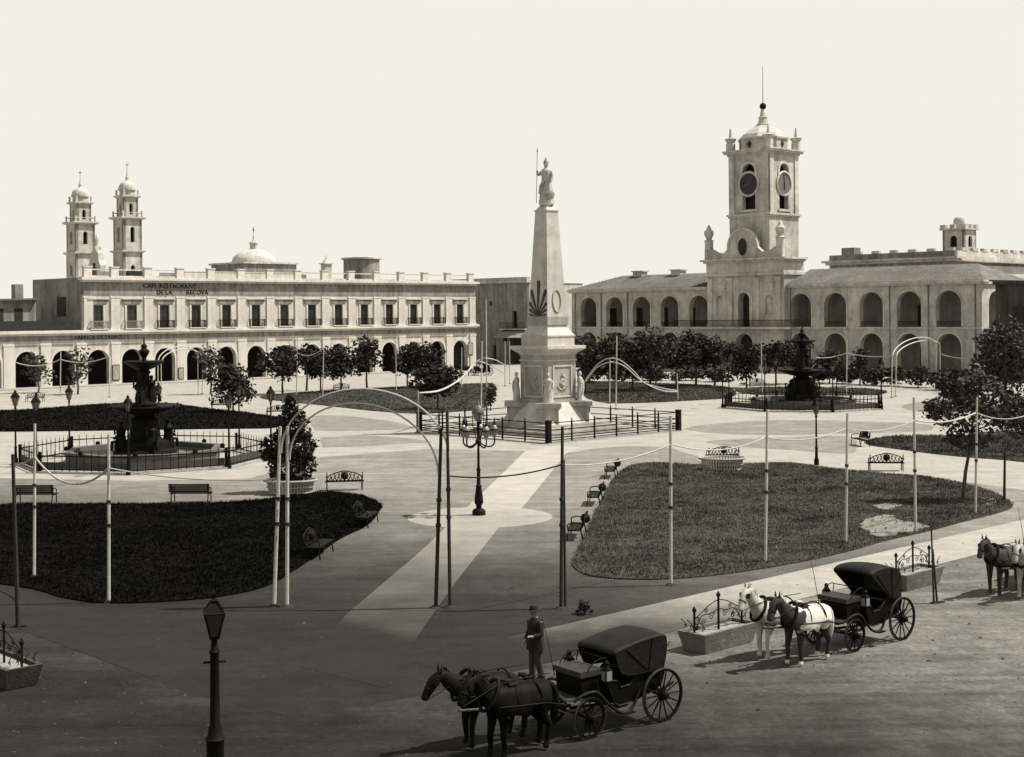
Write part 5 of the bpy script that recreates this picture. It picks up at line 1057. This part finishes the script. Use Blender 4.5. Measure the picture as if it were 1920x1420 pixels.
def horse(loc, rz, label, m, head=0., turn=0., step=0., mane=None, blink=True, group='carriage horses'):
    t = thing('horse', label, 'horse', loc, rz, group); me, nk = horse_mesh(m, head, turn, step); link('body', me, t)
    mn_ = mane or m
    e = MB(); pl = Vector(nk[2])
    for s in (-1, 1): MB().add([pl + Vector((.0, s * .05, .06)), pl + Vector((.06, s * .09, .06)), pl + Vector((.05, s * .02, .07)), pl + Vector((.05, s * .07, .24))], [(0, 1, 3), (1, 2, 3), (2, 0, 3), (0, 2, 1)]).build('ear', m, t)
    mb = MB(); pts = [Vector((.5, 0, 1.42))] + [Vector(q) + Vector((-.07, 0, .1)) for q in nk[:3]]
    P = catmull(pts, 5, False)
    for i, q in enumerate(P): mb.add([q + Vector((-.03, -.02, .03)), q + Vector((.05, 0, .05)), q + Vector((-.06, .1, -.16 - .05 * (i % 3))), q + Vector((-.1, .09, -.1))], [(0, 1, 2, 3)]).add([q + Vector((-.03, .02, .03)), q + Vector((.05, 0, .05)), q + Vector((-.06, -.09, -.14)), q + Vector((-.1, -.08, -.1))], [(0, 1, 2, 3)])
    mb.build('mane', mn_, t)
    MB().tube(catmull([(-.84, 0, 1.28), (-1.0, .02, 1.22), (-1.08, .03, .95), (-1.06, .03, .6), (-1.0, .02, .42)], 4, False), [.05, .05, .05, .06, .07, .08, .09, .09, .09, .09, .085, .08, .07, .06, .05, .04, .02], 7).build('tail', mn_, t, True)
    def strap(c, ry, rz_, tilt, w_=.03, nm='strap', mm=None):
        M_ = Matrix.Translation(c) @ Matrix.Rotation(tilt, 4, 'Y'); MB(M_).tube([(0, ry * math.cos(q), rz_ * math.sin(q)) for q in [i * math.pi / 12 for i in range(25)]], w_, 6, cap=False).build(nm, mm or M_LEATH, t, True)
    strap((.60, 0, 1.30), .2, .33, R(-32), .042, 'collar'); strap((.12, 0, 1.15), .315, .35, 0, .022, 'girth'); strap((-.5, 0, 1.15), .31, .33, R(12), .02, 'breeching')
    MB().add([(.0, -.2, 1.46), (.24, -.2, 1.46), (.24, .2, 1.46), (.0, .2, 1.46), (.04, -.1, 1.52), (.2, -.1, 1.52), (.2, .1, 1.52), (.04, .1, 1.52)], [(3, 2, 1, 0), (4, 5, 6, 7), (0, 1, 5, 4), (1, 2, 6, 5), (2, 3, 7, 6), (3, 0, 4, 7)]).build('harness_saddle', M_LEATH, t)
    for s in (-1, 1): MB().tube([(.55, s * .28, 1.1), (.12, s * .32, 1.06), (-.6, s * .33, 1.0), (-1.15, s * .3, .85)], .016, 5).build('trace', M_LEATH, t)
    fh, ns = Vector(nk[3]), Vector(nk[4])
    for s in (-1, 1): MB().cbox((fh.x + .02, fh.y + s * .115, fh.z - .04), .12, .015, .12).build('blinker', M_LEATH, t)
    b_ = (ns - fh).normalized(); M_ = Matrix.Translation(fh.lerp(ns, .75)) @ b_.to_track_quat('X', 'Z').to_matrix().to_4x4()
    MB(M_).tube([(0, .095 * math.cos(q), .105 * math.sin(q)) for q in [i * math.pi / 8 for i in range(17)]], .013, 5, cap=False).build('noseband', M_LEATH, t)
    MB().tube([(nk[5][0] - .04, nk[5][1] + .07, nk[5][2] + .02), (.5, .16, 1.52), (.1, .12, 1.53), (-.9, .1, 1.5)], .01, 4).build('rein', M_LEATH, t)
    return t

# ================================================================ CARRIAGES
def wheel_parts(t, R_, x, y, n, name='wheel'):
    M_ = Matrix.Translation((x, y, R_)) @ Matrix.Rotation(R(90), 4, 'X')
    w_ = MB(M_).lathe([(R_ - .07, -.02), (R_ - .02, -.028), (R_ - .02, .028), (R_ - .07, .02), (R_ - .07, -.02)], 36, cap=False).build(name, M_BLACK, t, True)
    MB(M_).lathe([(R_ - .02, -.024), (R_, -.02), (R_, .02), (R_ - .02, .024)], 36, cap=False).build('tyre', mat('worn_iron_tyre', .05, .3, 6, .6, spec=.2), w_, True)
    MB(M_).lathe([(.05, -.16), (.085, -.1), (.1, 0), (.085, .1), (.05, .14)], 12).build('hub', M_BLACK, w_, True)
    for i in range(n):
        a = 2 * math.pi * i / n; MB(M_).tube([(.08 * math.cos(a), .08 * math.sin(a), .02), ((R_ - .05) * math.cos(a), (R_ - .05) * math.sin(a), 0)], .021, 5, .015).build('spoke', M_BLACK, w_)
def carriage(loc, rz, label, low=False):
    t = thing('carriage', label, 'carriage', loc, rz, 'hooded hire carriages')
    for s in (-1, 1): wheel_parts(t, .58, 0, s * .7, 14); wheel_parts(t, .43, 2.0, s * .64, 12)
    fx = lambda x: x + .3 * max(0., 1 - (x + .5) / 2)           # the tub sits well forward of the rear axle
    tub = [(-.42, 1.22), (-.48, 1.0), (-.36, .78), (-.12, .66), (.25, .62), (.5, .55), (1.05, .52), (1.22, .6), (1.3, .8), (1.42, 1.0), (1.42, 1.08), (1.12, 1.06), (1.0, .9), (.7, .92), (.45, 1.1), (.2, 1.24)]; tub = [(fx(a), b) for a, b in tub]
    MB().prism(tub, 'y', -.56, .56).build('body', M_BLACK, t)
    for s in (-1, 1): MB().tube([(a, s * .565, b) for a, b in tub + tub[:1]], .014, 4).build('body_moulding', mat('body_lining', .02, .3, 3, .6, spec=.1), t)
    # hood
    pr_ = catmull([(fx(a), b) for a, b in [(-.34, 1.14), (-.40, 1.45), (-.32, 1.78), (-.1, 1.93), (.35, 1.98), (.85, 1.97), (1.1, 1.9), (1.14, 1.83)]], 3, False)
    if low: pr_ = catmull([(-.1, 1.1), (-.2, 1.45), (-.2, 1.76), (-.08, 1.84), (.5, 1.8), (1.0, 1.72), (1.22, 1.66), (1.26, 1.58)], 3, False)
    V = []; Fc = []; n = len(pr_); cols = 7
    for j in range(cols):
        y = -.62 + 1.24 * j / (cols - 1); cr = .05 * (1 - (2 * j / (cols - 1) - 1) ** 2)
        V += [(p.x, y, p.y + cr * min(1, max(0, (p.y - 1.4) * 2))) for p in pr_]
    for j in range(cols - 1):
        for i in range(n - 1): Fc.append((j * n + i, j * n + i + 1, (j + 1) * n + i + 1, (j + 1) * n + i))
    h_ = MB().add(V, Fc).build('hood', M_HOOD, t, True); h_.modifiers.new('thick', 'SOLIDIFY').thickness = .03
    side = [(p.x, p.y) for p in pr_] + ([(1.2, 1.4), (1.1, 1.2), (.9, 1.12)] if low else [(.95, 1.62), (.62, 1.35), (.42, 1.16)])
    for s in (-1, 1):
        MB().prism(side, 'y', s * .615 - .012, s * .615 + .012).build('hood_side', M_HOOD, t)
        for e in (((-.62, 1.68), (.0, 1.8), (.85, 1.68)) if low else ((-.32, 1.74), (.15, 1.93), (.92, 1.85))): MB().tube([(.34, s * .63, 1.15), (fx(e[0]), s * .635, e[1])], .014, 4).build('hood_bow', M_LEATH, t)
    MB().box(-.02, .6, -.5, .5, 1.0, 1.16).build('seat_cushion', M_CUSH, t); MB().box(-.1, .04, -.5, .5, 1.16, 1.6).build('seat_back', M_CUSH, t)
    # driver's box
    MB().prism([(1.42, .6), (2.0, .72), (2.05, 1.22), (1.5, 1.22)], 'y', -.42, .42).build('driver_box', M_BLACK, t)
    sc = MB()
    for i in range(5): sc.box(1.48, 2.08, -.46 + i * .185, -.46 + i * .185 + .17, 1.22, 1.34)
    sc.build('driver_cushion', M_CUSH, t)
    for s in (-1, 1): MB().tube(catmull([(1.45, s * .45, 1.34), (1.4, s * .47, 1.55), (1.7, s * .47, 1.52), (1.9, s * .46, 1.35)], 3, False), .014, 5).build('seat_iron', M_IRON, t)
    MB().tube([(1.41, -.46, 1.54), (1.41, .46, 1.54)], .014, 5).build('back_iron', M_IRON, t)
    MB().prism([(1.98, .74), (2.45, .78), (2.78, 1.08), (2.74, 1.11), (2.42, .83), (1.98, .79)], 'y', -.42, .42).build('footboard', mat('worn_footboard', .06, .3, 4, .5), t)
    for s in (-1, 1):
        lm = MB().box(1.42, 1.6, s * .62 - .08, s * .62 + .08, 1.1, 1.36).lathe([(.1, 1.36), (.05, 1.44), (.06, 1.5), (.02, 1.54)], 8, (1.51, s * .62, 0)).lathe([(.02, .95), (.05, 1.1)], 8, (1.51, s * .62, 0)).build('lamp', M_BLACK, t)
        MB().box(1.44, 1.58, s * .705 - .004, s * .705 + .004, 1.13, 1.33).box(1.601, 1.607, s * .62 - .06, s * .62 + .06, 1.13, 1.33).build('lamp_glass', M_OPAL, lm)
        MB().tube(catmull([(-.55, s * .45, .72), (-.1, s * .47, .62), (.35, s * .45, .72)], 4, False), .03, 5).build('spring', M_IRON, t); MB().tube(catmull([(1.55, s * .4, .62), (2.0, s * .42, .5), (2.45, s * .4, .62)], 4, False), .028, 5).build('spring', M_IRON, t)
        MB().tube(catmull([(2.42, s * .64, .84), (2.2, s * .68, .95), (1.85, s * .68, .95), (1.58, s * .68, .7), (1.2, s * .64, .42), (.85, s * .64, .42), (.6, s * .64, .8)], 4, False), .035, 5).build('mudguard', M_HOOD, t); MB().box(.82, 1.1, s * .66 - .1, s * .66 + .1, .36, .39).build('step', M_IRON, t)
    MB().tube([(0, -.7, .58), (0, .7, .58)], .03, 6).build('rear_axle', M_IRON, t); MB().tube([(2, -.64, .43), (2, .64, .43)], .03, 6).build('front_axle', M_IRON, t); MB().tube([(0, 0, .55), (1.0, 0, .42), (2, 0, .5)], .035, 5).build('perch', M_IRON, t)
    MB().tube([(2.0, 0, .55), (3.0, 0, .72), (4.85, 0, .95)], .04, 7, .03).build('draught_pole', mat('pole_wood', .035, .3, 3, .6), t); MB().tube([(2.6, -.6, .62), (2.6, .6, .62)], .03, 6).build('splinter_bar', M_WOODD, t)
    MB().tube([(2.05, -.45, 1.1), (2.2, -.5, 1.9), (2.35, -.55, 2.55)], .012, 5, .004).build('whip', M_WOODD, t)
    return t
def team(cx, rz, ho, labels, mats, heads, turns):
    h_ = Vector((math.cos(rz), math.sin(rz), 0)); lf = Vector((-h_.y, h_.x, 0))
    for k, s in enumerate((1, -1)):
        horse(cx + h_ * ho + lf * (.47 * s), rz + R(2 * s), labels[k], mats[k], heads[k], turns[k], (.12, -.1)[k], M_HBLK if mats[k] in (M_HBLK, M_HBAY, M_HBRN) else M_HWHT)
def axle_origin(px_, py_, ang):
    c_ = G(px_, py_, ZS); h_ = Vector((math.cos(ang), math.sin(ang), 0)); return c_ - Vector((-h_.y, h_.x, 0)) * .7
a1 = R(180 + 37); o1 = axle_origin(1243, 1354, a1); car1 = carriage(o1, a1, 'near black carriage with low flat hood and dark horses in the front centre', True)
team(o1, a1, 3.85, ('near-side black carriage horse closest to the camera', 'off-side black carriage horse stretching its head left'), (M_HBLK, M_HBAY), (-.12, -.28), (.1, -.1))
a2 = R(180 + 40); o2 = axle_origin(1692, 1201, a2); car2 = carriage(o2, a2, 'black round-hooded carriage behind the white-rumped horse at the right')
team(o2, a2, 3.85, ('piebald carriage horse with white rump and dark forehand', 'white-headed carriage horse on the far side of the piebald one'), (M_PINTO, M_HWHT), (-.1, .0), (.0, .1))
a3 = R(180 + 47); h3 = Vector((math.cos(a3), math.sin(a3), 0)); o3 = G(1922, 1124, ZS) - h3 * 4.27 - Vector((-h3.y, h3.x, 0)) * .47
copy_tree(car2, o3, a3, 'black hooded carriage cut by the right edge of the view')
team(o3, a3, 3.85, ('pale dappled horse of the team at the right edge', 'dark horse of the team at the right edge'), (M_HGRY, M_HBRN), (-.12, -.1), (.05, .0))
# small far cab by the street house
q0 = G(915, 704); copy_tree(car2, q0, R(200), 'distant dark cab waiting at the mouth of the street left of the monument')
horse(q0 + Vector((3.7 * math.cos(R(200)), 3.7 * math.sin(R(200)), 0)), R(200), 'distant dark horse of the cab at the street mouth', M_HBLK, -.1, 0, .1, M_HBLK)

# ================================================================ THE COACHMAN STANDING BEHIND THE NEAR CARRIAGE
def person(loc, rz, label):
    t = thing('person', label, 'person', loc, rz)
    V = [(0, 0, .94), (.02, 0, 1.12), (.03, 0, 1.3), (.02, 0, 1.42), (.03, 0, 1.5), (.05, 0, 1.58), (.06, 0, 1.68)]; r = [(.15, .13), (.14, .12), (.17, .13), (.11, .09), (.055, .055), (.09, .08), (.085, .075)]; E_ = [(i, i + 1) for i in range(6)]
    def chain(root, pts):
        p = root
        for x, y, z, q in pts: V.append((x, y, z)); r.append((q, q)); E_.append((p, len(V) - 1)); p = len(V) - 1
        return p
    for s in (-1, 1):
        chain(0, [(0, s * .1, .86, .1), (.03, s * .11, .5, .07), (-.01 - .05 * s, s * .12, .12, .05), (.02 - .05 * s, s * .12, .05, .05), (.16 - .05 * s, s * .14, .035, .035)])
        pts = [(.02, s * .2, 1.38, .07), (-.02, s * .27, 1.12, .052), (.14, s * .24, .92, .04), (.19, s * .23, .86, .035)] if s < 0 else [(.02, s * .2, 1.38, .07), (.06, s * .28, 1.14, .052), (.26, s * .24, 1.1, .04), (.32, s * .22, 1.11, .035)]
        wr_ = chain(3, pts)
        hx, hy_, hz = pts[-1][:3]; dx = Vector((.7, 0, -.5 if s < 0 else .1)).normalized()
        for k in range(4): chain(wr_, [(hx + dx.x * .05, hy_ + (k - 1.5) * .018, hz + dx.z * .05, .009), (hx + dx.x * (.085 + .008 * (k in (1, 2))), hy_ + (k - 1.5) * .019, hz + dx.z * .085 - .025, .008)])
        chain(wr_, [(hx + .02, hy_ - s * .035, hz + .015, .01), (hx + .05, hy_ - s * .045, hz + .01, .009)])
    link('body', skin_mesh('body', V, E_, r, M_SKIN, 0, 2), t)
    def fold(a, z): return 1 + .04 * math.sin(7 * a + 3 * z)
    ct_ = MB().lathe([(.24, .72), (.235, .85), (.205, 1.0), (.2, 1.12), (.215, 1.28), (.205, 1.38), (.13, 1.46), (.085, 1.5)], 20, (0.02, 0, 0), 0, fold); ct_.v = [Vector((v.x * .82, v.y * 1.12, v.z)) for v in ct_.v]
    for s in (-1, 1): ct_.tube([(.02, s * .19, 1.4), (-.02 if s < 0 else .06, s * .275, 1.13), (.13 if s < 0 else .25, s * .243, .94 if s < 0 else 1.1)], [.095, .08, .06], 10)
    ct_.build('coat', M_CLOTH, t, True)
    for s in (-1, 1): MB().tube([(0, s * .1, .95), (.03, s * .11, .5), (-.01 - .05 * s, s * .12, .1)], [.125, .095, .075], 12).build('trouser_leg', M_CLOTH2, t, True); MB().add([(-.08 - .05 * s, s * .13 - .05, .0), (.19 - .05 * s, s * .15 - .045, 0), (.19 - .05 * s, s * .15 + .045, 0), (-.08 - .05 * s, s * .13 + .05, 0), (-.06 - .05 * s, s * .13 - .045, .12), (.05 - .05 * s, s * .14 - .045, .12), (.18 - .05 * s, s * .15 - .03, .05), (.18 - .05 * s, s * .15 + .03, .05), (.05 - .05 * s, s * .14 + .045, .12), (-.06 - .05 * s, s * .13 + .045, .12)], [(0, 1, 6, 5, 4), (3, 9, 8, 7, 2), (1, 2, 7, 6), (5, 6, 7, 8), (4, 5, 8, 9), (0, 4, 9, 3), (0, 3, 2, 1)]).build('shoe', M_LEATH, t)
    MB().lathe([(.17, 1.665), (.175, 1.675), (.115, 1.69), (.11, 1.76), (.09, 1.79), (.02, 1.8)], 16, (.055, 0, 0)).build('hat', M_CLOTH, t, True)
    for s in (-1, 1): MB().sphere((.135, s * .035, 1.635), .012, 6).build('eye', M_LEATH, t); MB().sphere((.05, s * .095, 1.62), .022, 6, 1.5).build('ear', M_SKIN, t)
    MB().sphere((.15, 0, 1.61), .017, 6, 1.4).build('nose', M_SKIN, t); MB().lathe([(.03, 0), (.04, .008), (.03, .016)], 8, (.125, 0, 1.565)).build('moustache', M_LEATH, t)
    return t
person(G(1006, 1274), R(215), 'man in dark coat and hat standing behind the near carriage')

# ================================================================ LITTER ON THE STREET
def litter():
    rng = random.Random(3); V = []; Fc = []
    for _ in range(5200):
        x, y = rng.uniform(-12, 26), rng.uniform(24, 62); q = Vector((x, y, 0)) - K
        inside = q.dot(d1) > 0 and q.dot(-d2) > 0
        if inside and rng.random() < .72: continue
        z = .0 if inside else ZS; s = rng.uniform(.008, .03) * (1 + 1.2 * (rng.random() < .06)); a = rng.uniform(0, 6.28); o = len(V); h = s * rng.uniform(.4, 1.1); e = rng.uniform(.5, 1.6)
        for k in range(4): t_ = a + k * 1.571; V.append((x + s * e * math.cos(t_) * rng.uniform(.7, 1.3), y + s * math.sin(t_) * rng.uniform(.7, 1.3), z))
        V.append((x, y, z + h)); Fc.extend(((o, o + 1, o + 4), (o + 1, o + 2, o + 4), (o + 2, o + 3, o + 4), (o + 3, o, o + 4)))
    me = bpy.data.meshes.new('street_litter'); me.from_pydata(V, [], Fc); m = foliage('litter_bits', .05, .02); me.materials.append(m)
    tag(link('street_litter', me), 'small stones, straw and litter scattered over the dirt street', 'litter', kind='stuff')
litter()
